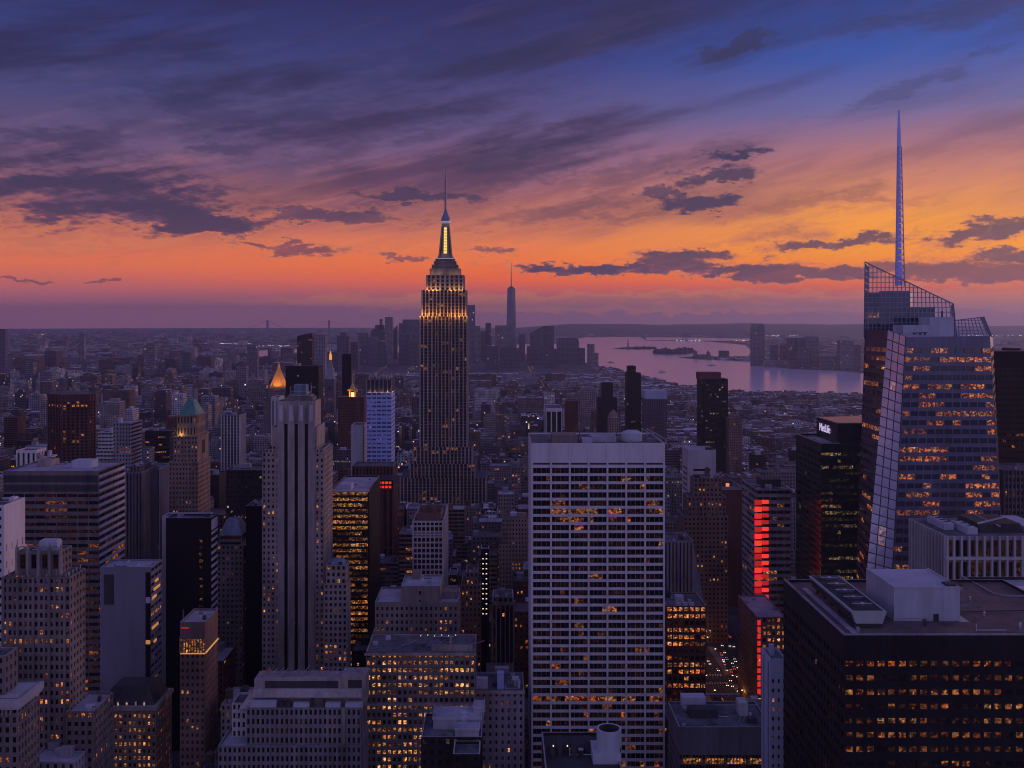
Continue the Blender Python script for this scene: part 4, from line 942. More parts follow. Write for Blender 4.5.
def clockt(rt, geo, org, rng):
    x0, x1, y0, y1, z0, z1 = geo[-1]; cx, cy = (x0+x1)/2, (y0+y1)/2
    part(rt, 'pyramid_roof', GREY, lambda q: q.prism([(x0, y0), (x1, y0), (x1, y1), (x0, y1)], z1, z1+40, top=[(cx-2, cy-2), (cx+2, cy-2), (cx+2, cy+2), (cx-2, cy+2)]))
    gl = plain('gold lantern light', (.5, .3, .1), .5, emit=(1, .38, .08), es=.8)
    part(rt, 'lit_lantern', gl, lambda q: (q.cone(cx, cy, 3.2, 2.8, z1+41, z1+50, 8), q.cone(cx, cy, 2.8, .2, z1+50, z1+60, 8)))
    part(rt, 'clock_face', MECHD, lambda q: q.cone(cx, y0-.2, 4, 4, z1-20, z1-12, 16))
tower('clock_tower', 'slim pale tower with pyramid roof and glowing lantern', [(325, 334, 379, 2100, 2124)], DGREY, G_O, st(4, 4, .35, .5), extra=clockt, vb=398)
def slant(rt, geo, org, rng):
    x0, x1, y0, y1, z0, z1 = geo[-1]
    part(rt, 'slanted_top', DARK, lambda q: (q.face([(x0, y0, z1-.5), (x1, y0, z1-.5), (x1, y0, z1+9), (x0+12, y0, z1+4)]), q.face([(x0, y0, z1-.5), (x0+12, y0, z1+4), (x0+12, y1, z1+4), (x0, y1, z1-.5)]), q.face([(x1, y0, z1-.5), (x1, y1, z1-.5), (x1, y1, z1+9), (x1, y0, z1+9)]), q.face([(x0+12, y0, z1+4), (x1, y0, z1+9), (x1, y1, z1+9), (x0+12, y1, z1+4)])))
tower('slant_topped_glass_tower', 'dark glass tower with a slanted top left of the clock tower', [(297, 312, 336, 2600, 2630)], DARK, G_A, st(5, 4, .8, .6, (.05, 0, 0, 0, .6)), side=st(5, 4, .8, .6, (.3, 0, 0, 0, .3)), extra=slant, vb=370)
tower('grey_slab_tower', 'hazy grey slab right of the slant topped glass tower', [(314, 325, 335, 3000, 3040)], GREY, G_A, st(5, 4, .5, .5, (.02, 0, 0, 0, .6)), vb=372)
tower('black_glass_block', 'black glass block rising behind the striped limestone tower', [(285.5, 318.5, 366, 1500, 1540)], BLACK, G_W, st(4, 4.2, .5, .4, (.04, 0, .05, .4, .45)), vb=400, clutter=1)
tower('thin_dark_tower', 'very thin dark tower behind the gold lantern building', [(342, 351, 354, 1800, 1816)], BLACK, G_O, st(4, 4, .6, .5, (.02, 0, 0, 0, .5)), vb=425)
def cupo(rt, geo, org, rng):
    x0, x1, y0, y1, z0, z1 = geo[-1]; cx, cy = (x0+x1)/2, (y0+y1)/2
    part(rt, 'cupola', GOLD, lambda q: ([q.cone(cx+a*4, cy+b*4, .9, .9, z1, z1+9, 6) for a in (-1, 1) for b in (-1, 1)], q.box(cx-6.5, cx+6.5, cy-6.5, cy+6.5, z1+9, z1+11.5), q.cone(cx, cy, 4.5, 1, z1+11.5, z1+20, 8), q.cone(cx, cy, .6, .2, z1+20, z1+33, 6)))
    part(rt, 'cupola_lamp', plain('cupola lamp', (.6, .5, .3), .5, emit=(1, .72, .4), es=1.3), lambda q: q.cone(cx, cy, 2.2, 2, z1+.2, z1+6.5, 8))
    flood(rt, cx, cy-6.5, z1+2, 2600, (1, .4, .07)); flood(rt, cx-4, cy-8.5, z1+6, 1800, (1, .4, .07))
tower('gold_cupola_building', 'dark building with a small gold lit cupola', [(338, 364, 397, 1450, 1480)], RBRICK, G_O, st(3.4, 3.8, .45, .5, (.03, 0, 0, 0, .6)), extra=cupo, vb=425)
def turned(rt, geo, org, rng): pass
def brown():
    Y = 1200; rt = root('turned_brown_tower', 'dark red brown chamfered tower with a band of orange lights near its top', 'building', (PX(71, Y), Y+30, 0))
    pl = [(48, Y+14), (62, Y), (89, Y+3), (95.5, Y+16), (80, Y+58), (54, Y+58)]
    poly = [(PX(p, y), y) for p, y in pl]; zt = PZ(394.5, Y)
    HERO.append((47, 97, 468, Y, Y+60, min(p[0] for p in poly), max(p[0] for p in poly), 394, 'turned_brown_tower', ''))
    rng = random.Random(4); mb, wins = MB(), []
    sty = st(5.6, 3.9, .62, .6, (.02, 0, .12, .35, .75), rec=.8, pier=(1.6, .9), top=8)
    for i in range(6):
        a, b = poly[i], poly[(i+1) % 6]
        facade(mb, wins, a, b, 0, zt, sty if i in (0, 1, 2) else None, rng, 0, False)
    wins = [(c, n, w, h, (.9 if abs(c[2]-(zt-15)) < 2.2 and n[0] < .9 and rng.random() < .75 else l), r) for c, n, w, h, l, r in wins]
    mb.face([(*p, zt) for p in poly], 0); mb.build('walls', RBRICK, rt, tuple(rt.location)); place_windows(rt, wins, G_A, 0)
    part(rt, 'roof', ROOF, lambda q: q.face([(*p, zt+.05) for p in poly]))
brown()
tower('striped_side_slab', 'grey slab with lit lower windows and a finely striped side', [(113, 131, 423, 1000, 1030)], GREY, G_O, st(3, 3.9, .5, .5, (.03, 0, .2, .7, .55)), side=st(34, 3.9, .98, .45, (0, 0, 0, 0, 1)), vb=468, clutter=1, roofm=ROOFL)
tower('tiered_white_block', 'tiered pale blue block left of the striped side slab', [(96, 118, 450, 1060, 1090), (98, 112, 432, 1065, 1085)], PALE, G_W, st(4, 4.2, .9, .4, (0, 0, 0, 0, 1)), vb=466, clutter=2)
tower('white_columned_penthouse', 'white columned rooftop block behind the banded office slab', [(16, 36, 450, 700, 716), (38, 52, 456, 702, 712)], WHITE, G_W, st(4, 30, .45, .8, (0, 0, 0, 0, 1), rec=.8), vb=470, clutter=2)
tower('grey_piered_slab', 'grey slab with vertical ribs right of the banded office slab', [(126, 142, 472, 760, 795), (130, 140, 466, 765, 790)], DGREY, G_O, st(2.6, 60, .4, .95, (0, 0, 0, 0, 1), rec=.5), vb=565)
tower('pale_ribbed_slab', 'paler ribbed slab between the grey slab and green pyramid tower', [(142, 160, 468, 840, 870)], GREY, G_O, st(2.8, 60, .4, .95, (0, 0, 0, 0, 1), rec=.5), vb=565)
tower('dark_row_lit_block', 'dark block with two rows of pinkish lit windows', [(226, 266, 470, 780, 810)], DARK, G_W, st(2.9, 3.8, .55, .42, (.06, 0, .25, .75, .6)), vb=520, clutter=2, n_ind=80)
tower('black_narrow_tower', 'narrow black tower directly left of the striped limestone tower', [(246, 262, 506, 690, 716)], BLACK, G_O, None, vb=650)
tower('light_ribbed_tower', 'ribbed tower with one pale rib behind the dark row lit block', [(221, 240, 415, 1300, 1330)], DGREY, G_W, st(4, 4, .5, .5, (.02, 0, 0, 0, .5), pier=(1.4, .5), pmat=1), cop=PALE, vb=466, reveal=False, clutter=2)
tower('pale_narrow_block', 'narrow pale block left of the striped limestone tower top', [(271, 279, 397, 980, 1004)], PALE, G_W, st(3.5, 80, .3, .9, (0, 0, 0, 0, 1)), vb=424)
# white piered block in the middle
def wp(rt, geo, org, rng):
    x0, x1, y0, y1, z0, z1 = geo[0]
    part(rt, 'rooftop_screen', wall('reddish roof screen', (.20, .11, .10)), lambda q: (q.box(x0+2, x1-2, y0+8, y0+9, z1, z1+5), q.box(x0+2, x1-2, y0+34, y0+35, z1, z1+6), q.box(x0+1.8, x0+2.6, y0+9, y0+34, z1, z1+4.5), q.box(x1-2.6, x1-1.8, y0+9, y0+34, z1, z1+4.5)))
    part(rt, 'stone_bands', PALE, lambda q: [q.box(x0-.1, x1+.1, y0-.75, y0+.1, z, z+1.1) for z in (PZ(522.4, 700), PZ(533.6, 700)-1.1)])
tower('white_piered_block', 'white piered block with a reddish roof below the spired skyscraper', [(413, 443, 521, 700, 762)], wall('off white stone', (.5, .46, .5)), G_O, st(3.0, 3.75, .74, .7, (.0, 0, 0, 0, 1), pier=(.7, .6), rec=.4), extra=wp, vb=600, n_ind=90, roofm=ROOFR)
BL = st(2.8, 3.8, .42, .52, (.14, 0, .15, .45, .95), rec=.4, span=(.3, .14))
tower('blank_topped_stepped_block', 'stone block with blank grey upper wall above the amber lit block', [(375, 458, 602, 560, 592, dict(st=dict(BL, top=2))), (401, 440, 586, 561, 586, dict(st=None))], LIMED, G_O, BL, n_ind=90, vb=655, clutter=1, roofm=ROOFL,
      extra=lambda rt, geo, org, rng: (part(rt, 'slit_windows', G_W, lambda q: [q.box(PX(419, 561), PX(421, 561), 560.8, 560.95, PZ(y+3.4, 561), PZ(y, 561)) for y in (591, 600, 609, 616)]), part(rt, 'rear_wing', LIMED, lambda q: q.box(PX(440, 562)+.01, PX(456, 562), 570, 585, geo[0][5], PZ(596, 562)))))
def amber(rt, geo, org, rng):
    x0, x1, y0, y1, z0, z1 = geo[0]
    part(rt, 'cornice', LIME, lambda q: (q.box(x0-.7, x1+.7, y0-.9, y0-.01, z1-.6, z1+.5), q.box(x0-.4, x1+.4, y0-.5, y0-.01, PZ(704.5, 500)-.5, PZ(704.5, 500)+.5)))
    part(rt, 'roof_trusses', MET, lambda q: [q.bar((x0+14+k*5, y0+6+(k % 3)*4, z1+.4+(k % 2)), (x0+19+k*5, y0+8+(k*5 % 7), z1+2.6), .22) for k in range(9)])
    part(rt, 'roof_walls', LIME, lambda q: (q.box(x1-22, x1-1, y0+4, y0+4.6, z1, z1+3.2), q.box(x1-13, x1-12.4, y0+4.7, y0+16, z1, z1+4.4)))
    for k in range(6): part(rt, 'roof_bulb', plain('roof bulb', (.6, .6, .6), .4, emit=(1, .8, .6), es=.6), lambda q: q.cone(x0+26+k*3.6, y0+17+(k % 2), .25, .25, z1+3.5, z1+4, 6))
tower('amber_lit_block', 'broad masonry block with rows of paired amber lit windows', [(366, 475, 652, 500, 528)], LIMED, G_A, st(2.55, 3.65, .58, .55, (.5, 0, .55, .88, 1.35), rec=.4, run=(0, 1, 1, 2), top=0, span=(.3, .16)), extra=amber, n_ind=100, vis=(650, 768))
def darkroof(rt, geo, org, rng):
    z = geo[0][5]; X = lambda px, Y: PX(px, Y)
    e = MET
    for (a, b, y0, y1, h) in ((433, 481, 371, 383, 4), (455, 479, 362.6, 369, 3.5), (474, 484, 376, 384, 6)):
        o = part(rt, 'roof_terrace', ROOFL, lambda q: q.box(X(a, y0), X(b, y0), y0, y1, z, z+h))
        part(o, 'terrace_edge', PALE, lambda q: (q.box(X(a, y0)-.2, X(b, y0)+.2, y0-.25, y0, z+h-.3, z+h+.5), q.box(X(a, y0)-.25, X(a, y0), y0, y1, z+h-.3, z+h+.5), q.box(X(b, y0), X(b, y0)+.25, y0, y1, z+h-.3, z+h+.5)), org)
    for px, yy in ((464, 376), (465, 372)): 
        part(rt, 'round_vent', MECH, lambda q: (q.cone(X(px, yy), yy, 1.5, 1.5, z, z+4.3, 16), q.cone(X(px, yy), yy, 1.1, 1.1, z+4.3, z+4.33, 16)))
tower('dark_terraced_building', 'dark building with pale edged roof terraces at the bottom centre', [(421, 482, 737, 362, 384)], DARK, G_W, st(2.7, 3.7, .42, .5, (.22, 0, .1, .5, .16), rec=.3), extra=darkroof, n_ind=60)
tower('dark_terraced_annex', 'dark stepped annex right of the dark terraced building', [(453, 480, 754, 350, 361)], DARK, G_W, st(2.7, 3.7, .42, .5, (.2, 0, .1, .5, .12)), cop=PALE, n_ind=20)
def greyroof(rt, geo, org, rng):
    x0, x1, y0, y1, z0, z1 = geo[0]
    part(rt, 'rooftop_unit', MECH, lambda q: q.box(x0+.6, x0+6.5, y0+6, y0+10, z1, z1+5)); part(rt, 'rooftop_unit', BLUEW, lambda q: q.box(x0+11.5, x0+15, y0+5, y0+9, z1, z1+8.5))
    part(rt, 'rooftop_duct', MECH, lambda q: (q.box(x1-6, x1-2.5, y0+6, y0+8, z1+4.5, z1+6), q.box(x1-3.2, x1-1.8, y0+6.1, y0+7.9, z1, z1+4.5), q.box(x1-5, x1-3.6, y0+9, y0+12, z1, z1+3)))
    part(rt, 'cornice', LIME, lambda q: (q.box(x0-.4, x1+.5, y0-.8, y0-.01, z1-.4, z1+.8), q.box(x0-.2, x1+.3, y0-.4, y0-.01, z1-7.6, z1-7)))
tower('grey_corniced_block', 'grey stone block with blue white rooftop units left of the white slab', [(475, 524, 691, 520, 548)], GREY, G_O, st(3.0, 4.1, .34, .5, (.05, 0, 0, 0, .9), rec=.5, pier=(.8, .35)), extra=greyroof, n_ind=50, roofm=ROOF)
tower('framed_dark_tower', 'narrow dark tower with a pale framed top and one lit window', [(492, 514, 602, 640, 662), (493, 513, 597, 642, 660)], LIMED, G_A, st(2.9, 60, .7, .93, (0, 0, 0, 0, 1), rec=.7, pier=(.5, .3)), vb=655, clutter=2,
      extra=lambda rt, geo, org, rng: (part(rt, 'lit_window', G_A, lambda q: q.box(PX(502.4, 640), PX(504.4, 640), 639.4, 639.6, PZ(616, 640), PZ(613, 640))).__setitem__('lit', 1.2), part(rt, 'dark_inset', BLACK, lambda q: q.box(PX(496, 640), PX(511, 640), 639.75, 639.95, 20, PZ(609, 640)))))
def stair(rt, geo, org, rng):
    x0, x1, y0, y1, z0, z1 = geo[0]
    wl = plain('white stair lamp', (.5, .5, .5), .4, emit=(1, .80, .55), es=1.0)
    for k in range(13):
        for sx in (0, 1):
            if (k*7+sx*3) % 5 or sx: part(rt, 'stair_lamp', wl, lambda q: q.box(x0+.9+sx*2.4, x0+1.9+sx*2.4, y0-.3, y0-.02, z1-2.6-k*3.5, z1-2.0-k*3.5))
tower('stair_lit_dark_tower', 'thin dark tower with a zigzag column of white stair lamps', [(481, 489, 549, 700, 712)], BLACK, G_W, None, extra=stair, vb=650)
tower('brown_bay_block', 'brown brick block with a few warm windows left of the stair lit tower', [(461, 481, 585, 690, 715), (466, 478, 572, 692, 712)], BRICK, G_A, st(3, 3.8, .45, .5, (.08, 0, .15, .5, .9)), n_ind=40, vb=655)
tower('dark_three_lamp_block', 'dark block with three amber lights right of the white piered block', [(449, 457, 575, 680, 700)], BLACK, G_A, st(5.5, 6, .6, .34, (.7, 0, 0, 0, 1.2)), vb=600)
# right of the white slab
def bell(rt, geo, org, rng):
    Y = 700; X = lambda px: PX(px, Y); z1 = geo[0][5]
    def flare(q):
        pr = [(693, 541), (694.5, 552), (697, 566), (700, 582), (703.5, 600), (708, 622)]
        for (a, ya), (b, yb) in zip(pr, pr[1:]):
            q.face([(X(692), Y-.1, PZ(ya, Y)), (X(692), Y-.1, PZ(yb, Y)), (X(b), Y-.1, PZ(yb, Y)), (X(a), Y-.1, PZ(ya, Y))]); q.face([(X(a), Y-.1, PZ(ya, Y)), (X(b), Y-.1, PZ(yb, Y)), (X(b), Y+20, PZ(yb, Y)), (X(a), Y+20, PZ(ya, Y))])
    part(rt, 'curved_flank', GREY, flare)
tower('flared_grey_block', 'grey ribbed block with a flared flank right of the white slab', [(664, 693, 541, 700, 730)], GREY, G_O, st(2.4, 60, .4, .95, (0, 0, 0, 0, 1), rec=.4), extra=bell, vb=605, clutter=1)
tower('bright_orange_windowed_block', 'dark block with big blocks of bright orange windows by the avenue', [(667, 706, 606, 640, 672)], RBRICK, G_O, st(3.6, 4.4, .74, .6, (.25, .05, .55, .9, 1.15), rec=.4, run=(0, 1, 2)), n_ind=80, vb=695, clutter=2,
      extra=lambda rt, geo, org, rng: part(rt, 'skylight', MECH, lambda q: [q.box(geo[0][0]+6+k*4.2, geo[0][0]+9.4+k*4.2, 641, 644, geo[0][5], geo[0][5]+2.5) for k in range(3)]))
def lowroof(rt, geo, org, rng):
    x0, x1, y0, y1, z0, z1 = geo[0]; X = lambda px, Y: PX(px, Y)
    part(rt, 'louvred_penthouse', MECH, lambda q: q.box(x0+6, x0+17, y0+24, y0+30, z1, z1+5)); part(rt, 'rooftop_housing', MECHD, lambda q: q.box(x0+7, x0+20, y0+12, y0+18, z1, z1+4))
    part(rt, 'rooftop_housing', PALE, lambda q: q.box(x1-11, x1-7, y0+15, y0+22, z1, z1+6)); part(rt, 'rooftop_rail', MET, lambda q: (q.bar((x0+4, y0+20, z1+3), (x1-1, y0+20, z1+3), .3), q.bar((x0+18, y0+31, z1+4), (x1-7, y0+31, z1+4), .35)))
    part(rt, 'ventilator', MET, lambda q: [q.bar((x1-14+k*2.2, y0+6+k, z1), (x1-12.6+k*2.2, y0+5+k, z1+3.4), .3) for k in range(2)])
    part(rt, 'cooling_unit', MECHD, lambda q: [q.box(x1-9, x1-5, y0+6, y0+9, z1, z1+2.4)])
tower('low_lit_row_building', 'low flat building with one long amber lit row in front', [(679, 772, 727, 446, 476)], DGREY, G_A, st(1.5, 4.4, .9, .5, (0, 0, 0, 0, 1), top=11.5, rec=.5, run=(0,)), side=None, extra=lowroof, n_ind=0, roofm=ROOF)
part(bpy.data.objects['low_lit_row_building'], 'lit_window_row', G_A, lambda q: [q.box(PX(683, 446)+k*1.42, PX(683, 446)+k*1.42+1.05, 445.7, 445.95, PZ(763.5, 446), PZ(758.5, 446)) for k in range(25) if k % 7 != 6])['lit'] = .62
tower('blue_slim_slab', 'slim pale blue slab with square windows left of the dark flat roofed tower', [(770.5, 787, 659, 400, 414)], wall('pale blue concrete', (.40, .42, .58), var=.15), G_O, st(2.3, 3.8, .38, .42, (.10, 0, .05, .5, .7), rec=.3, top=7), side=st(7, 90, .3, .96, (0, 0, 0, 0, 1), rec=.4), n_ind=80, clutter=1)
def redbar(rt, geo, org, rng):
    x0, x1, y0, y1, z0, z1 = geo[0]; X = lambda px: PX(px, 700)
    rds = [plain('red sign panel %s' % n, (.3, .02, .02), .4, emit=(1, g, .03), es=e) for n, g, e in (('dim', .03, .42), ('mid', .035, .68), ('bright', .05, .95))]
    for k in range(24):
        zz = z1-6.6-k*4.75; wpx = 14 if k < 16 else 8
        for j in range(2): part(rt, 'red_light_panel', rds[(k*5+j*2+k//3) % 3], lambda q: q.box(X(754.5 + j*wpx*.52), X(754.5+wpx*(.5+.5*j)), y0-.5, y0-.02, zz-3.6+.9*j, zz))
    part(rt, 'roof_rim', MET, lambda q: (q.bar((X(756), y0+20, z1+1), (x1, y0+4, z1+.6), .5), q.bar((x1, y0, z1+.8), (x1, y1, z1+.8), .4)))
    part(rt, 'rooftop_housing', MECHD, lambda q: q.box(X(766), X(785), y0+10, y0+26, z1, z1+6)); part(rt, 'rooftop_vent', MECH, lambda q: q.box(X(768), X(774), y0+5, y0+8, z1, z1+3))
tower('red_light_strip_tower', 'grey banded tower with a tall red light strip down its front', [(756.5, 791, 489, 700, 742)], GREY, G_O, st(4.6, 4.75, .95, .5, (.06, .02, .12, .6, .55), rec=.4), side=st(7, 4.75, .97, .5, (.12, 0, .2, .5, .35), rec=.4), extra=redbar, n_ind=90, vb=660, clutter=1)
def rounded():
    Y = 900; rt = root('rounded_black_tower', 'black tower with a rounded corner and a lit roof recess', 'building', (PX(735, Y), Y+20, 0))
    c = (PX(735, Y), Y+22); poly = [(c[0]-13+12*math.cos(a)*1.0 + (0), c[1]-10+12*math.sin(a)) for a in [rad(180+k*11.25) for k in range(9)]]
    poly = poly + [(c[0]+9, c[1]-22), (c[0]+9, c[1]+20), (c[0]-25, c[1]+20)]
    HERO.append((722, 746, 640, Y, Y+45, c[0]-26, c[0]+10, 484, 'rounded_black_tower', ''))
    zt = PZ(490, Y)
    part(rt, 'walls', RBRICK, lambda q: q.prism(poly, 0, zt)); part(rt, 'roof', ROOF, lambda q: q.face([(x, y, zt+.05) for x, y in poly]))
    def fins(q):
        for i, (x, y) in enumerate(poly[:10]): q.bar((x, y-.1, 0), (x, y-.1, zt), .28)
    part(rt, 'vertical_fins', MET, fins)
    part(rt, 'roof_rim', MET, lambda q: q.tube_path([(x, y, zt+.4) for x, y in poly] + [(*poly[0], zt+.4)], .45))
    part(rt, 'roof_lamp', plain('roof recess lamp', (.5, .3, .2), .5, emit=(1, .34, .10), es=.8), lambda q: q.box(c[0]-4, c[0]-1, c[1]-4, c[1]-3, zt+.1, zt+3))
    part(rt, 'roof_cylinder', MECHD, lambda q: q.cone(c[0]-2, c[1]+6, 7, 7, zt, zt+4.5, 18))
rounded()
tower('wedge_brick_block', 'low wedge of lit brick below the red light strip tower', [(757, 786, 617, 641, 692)], BRICK, G_O, st(3, 4.2, .6, .55, (.35, 0, .4, .8, 1.0), rec=.4), side=st(3.4, 4.2, .5, .5, (.6, .08, .3, .7, .35), rec=.4), n_ind=70, vb=690, roofm=ROOFL,
      extra=lambda rt, geo, org, rng: [part(rt, 'red_light_panel', MATS['red sign panel mid'], lambda q: q.box(geo[0][0]+.2, geo[0][0]+2.2, 640.4, 640.9, geo[0][5]-4-k*4.4, geo[0][5]-1-k*4.4)) for k in range(11)])
tower('white_banded_block', 'white banded block above the brown stepped block', [(688, 716, 450, 930, 960)], PALE, G_W, st(30, 5, .8, .4, (0, 0, 0, 0, 1), top=16, rec=.4, marg=3), vb=476, roofm=ROOFL, clutter=1)
tower('brown_stepped_block', 'broad brown brick block with rows of small lit windows by the rounded tower', [(684, 728, 517, 800, 830), (688, 726, 497, 806, 828), (694, 722, 478, 810, 826)], BRICK, G_A, st(3.2, 3.8, .45, .5, (.05, 0, .2, .4, .7)), n_ind=90, vb=590, clutter=1, tanks=1)
tower('white_dotted_dark_block', 'dark block dotted with small white windows above the avenue', [(706, 728, 530, 960, 985)], BLACK, G_W, st(3, 3.8, .45, .5, (.25, 0, .1, .5, .75)), n_ind=60, vb=600)
def greent(rt, geo, org, rng):
    x0, x1, y0, y1, z0, z1 = geo[0]; Y = 640
    xs = PX(838, Y); xb = PX(816.5, Y+42)
    zt = PZ(423.5, Y)
    poly = [(xs, Y+.6), (PX(906, Y), Y+.6), (PX(900, Y), Y+50), (xb, Y+42)]
    part(rt, 'upper_block', GREENG, lambda q: q.prism(poly, z1, zt))
    part(rt, 'roof_rim', MET, lambda q: q.tube_path([(*poly[3], zt+.2), (*poly[0], zt+.2), (*poly[1], zt+.2)], .4))
    part(rt, 'ledge_rim', MET, lambda q: q.tube_path([(x0, y1, z1+1.2), (x0, y0, z1+1.2), (x0+12, y0, z1+1.2)], .4))
    part(rt, 'roof_deck', ROOFL, lambda q: q.box(x0+4, x0+12, y0+12, y0+40, z1, z1+.6))
    # the lit sign on the slanting side of the upper block
    a, b = Vector((*poly[3], 0)), Vector((*poly[0], 0)); u = (b-a).normalized(); n = Vector((u.y, -u.x, 0))
    cu = bpy.data.curves.new('sign_lettering', 'FONT'); cu.body = 'MetLife'; cu.size = 7.4; cu.extrude = .12; cu.align_x = 'CENTER'; cu.space_character = .95
    ob = bpy.data.objects.new('sign_lettering', cu); COL.objects.link(ob)
    dg = bpy.context.evaluated_depsgraph_get(); me = bpy.data.meshes.new_from_object(ob.evaluated_get(dg)); bpy.data.objects.remove(ob)
    o = bpy.data.objects.new('sign_lettering', me); COL.objects.link(o); o.parent = rt
    me.materials.clear(); me.materials.append(plain('sign light', (.6, .5, .7), .4, emit=(.80, .62, 1.), es=.65))
    c = a + u*(b-a).length*.42 + n*.35; g = rt.location
    o.location = (c.x-g.x, c.y-g.y, PZ(432.3, Y+22)); o.rotation_euler = (rad(90), 0, math.atan2(u.y, u.x))
tower('dark_green_glass_tower', 'dark green glass tower with a lit sign and dim yellow floors', [(821, 910, 443.5, 640, 694)], GREENG, G_Y, st(2.6, 4.15, .86, .5, (.22, .08, .35, .7, .62), rec=.2, run=(0, 1, 3, 4), top=5), side=st(3, 4.15, .9, .7, (.015, 0, .03, .06, .4), rec=.15, top=5), extra=greent, n_ind=100, vb=590, roofm=ROOF, vis=(440, 600))
def sroof(rt, geo, org, rng):
    x0, x1, y0, y1, z0, z1 = geo[0]
    fan_unit(rt, x0+7, x0+12, y0+18, y0+38, z1, 3.2, 4); fan_unit(rt, x0+14, x0+19, y0+8, y0+26, z1, 3.2, 3)
    part(rt, 'rooftop_housing', MECHD, lambda q: q.box(x0+22, x0+42, y0+12, y0+36, z1, z1+4.5)); part(rt, 'rooftop_duct', MECH, lambda q: (q.bar((x0+20, y0+10, z1+5), (x0+44, y0+28, z1+5), .5), q.bar((x0+30, y0+8, z1+4), (x0+30, y0+38, z1+4.6), .4)))
    part(rt, 'cooling_unit', MECH, lambda q: q.box(x0+44, x0+54, y0+12, y0+40, z1, z1+3))
    part(rt, 'stone_band', PALE, lambda q: q.box(x0-.5, x1+.5, y0-1.0, y0-.02, PZ(559.5, 480), PZ(556.5, 480)))
tower('white_piered_slab', 'broad slab with tall white piers behind the white rooftop box', [(946, 1075, 536, 480, 522)], GREY, G_O, st(3.6, 10.6, .66, .86, (.06, .05, .3, .4, .28), pier=(.95, .9), pmat=1, rec=.5, top=1.5), side=st(3.6, 10.6, .66, .86, (.02, .02, .1, .2, .2), pier=(.95, .8), pmat=1, rec=.5), cop=PALE, extra=sroof, n_ind=100, vb=620, roofm=ROOF)
def corner(rt, geo, org, rng):
    z1 = geo[0][5]; x0, x1, y0, y1 = geo[0][:4]
    pts = [(x0, y1, z1+1.2)] + [(x0+5-5*math.cos(a), y0+5-5*math.sin(a), z1+1.2) for a in (0, .4, .8, 1.2, 1.57)] + [(x1, y0, z1+1.2)]
    part(rt, 'rounded_rim', MET, lambda q: q.tube_path(pts, .45)); part(rt, 'roof_hatch', WHITE, lambda q: q.box(x0+8, x0+16, y0+8, y0+14, z1, z1+1))
tower('dark_rimmed_roof_block', 'dark block with a pale rimmed roof at the right edge', [(998, 1080, 597, 345, 372)], DARK, G_A, st(2, 4, .5, .5, (.1, 0, 0, 0, .4)), extra=corner, roofm=ROOFL, n_ind=10)
tower('black_crowned_tower', 'brown office tower with a black crown at the right edge', [(998, 1060, 352, 700, 740)], DARK, G_O, st(3, 4.1, .8, .45, (.03, .02, .15, .3, .3), top=11), vb=500, n_ind=80, clutter=2,
      extra=lambda rt, geo, org, rng: part(rt, 'black_crown', BLACK, lambda q: q.box(geo[0][0]-.3, geo[0][1]+.3, geo[0][2]-.3, geo[0][3]+.3, geo[0][5]-10, geo[0][5]+1.5)))
tower('ribbed_edge_block', 'dark ribbed block below the black crowned tower at the right edge', [(1004, 1060, 470, 620, 650)], DGREY, G_O, st(2.4, 4.1, .5, .6, (.03, 0, .15, .5, .5), pier=(.7, .5)), vb=520, n_ind=60)
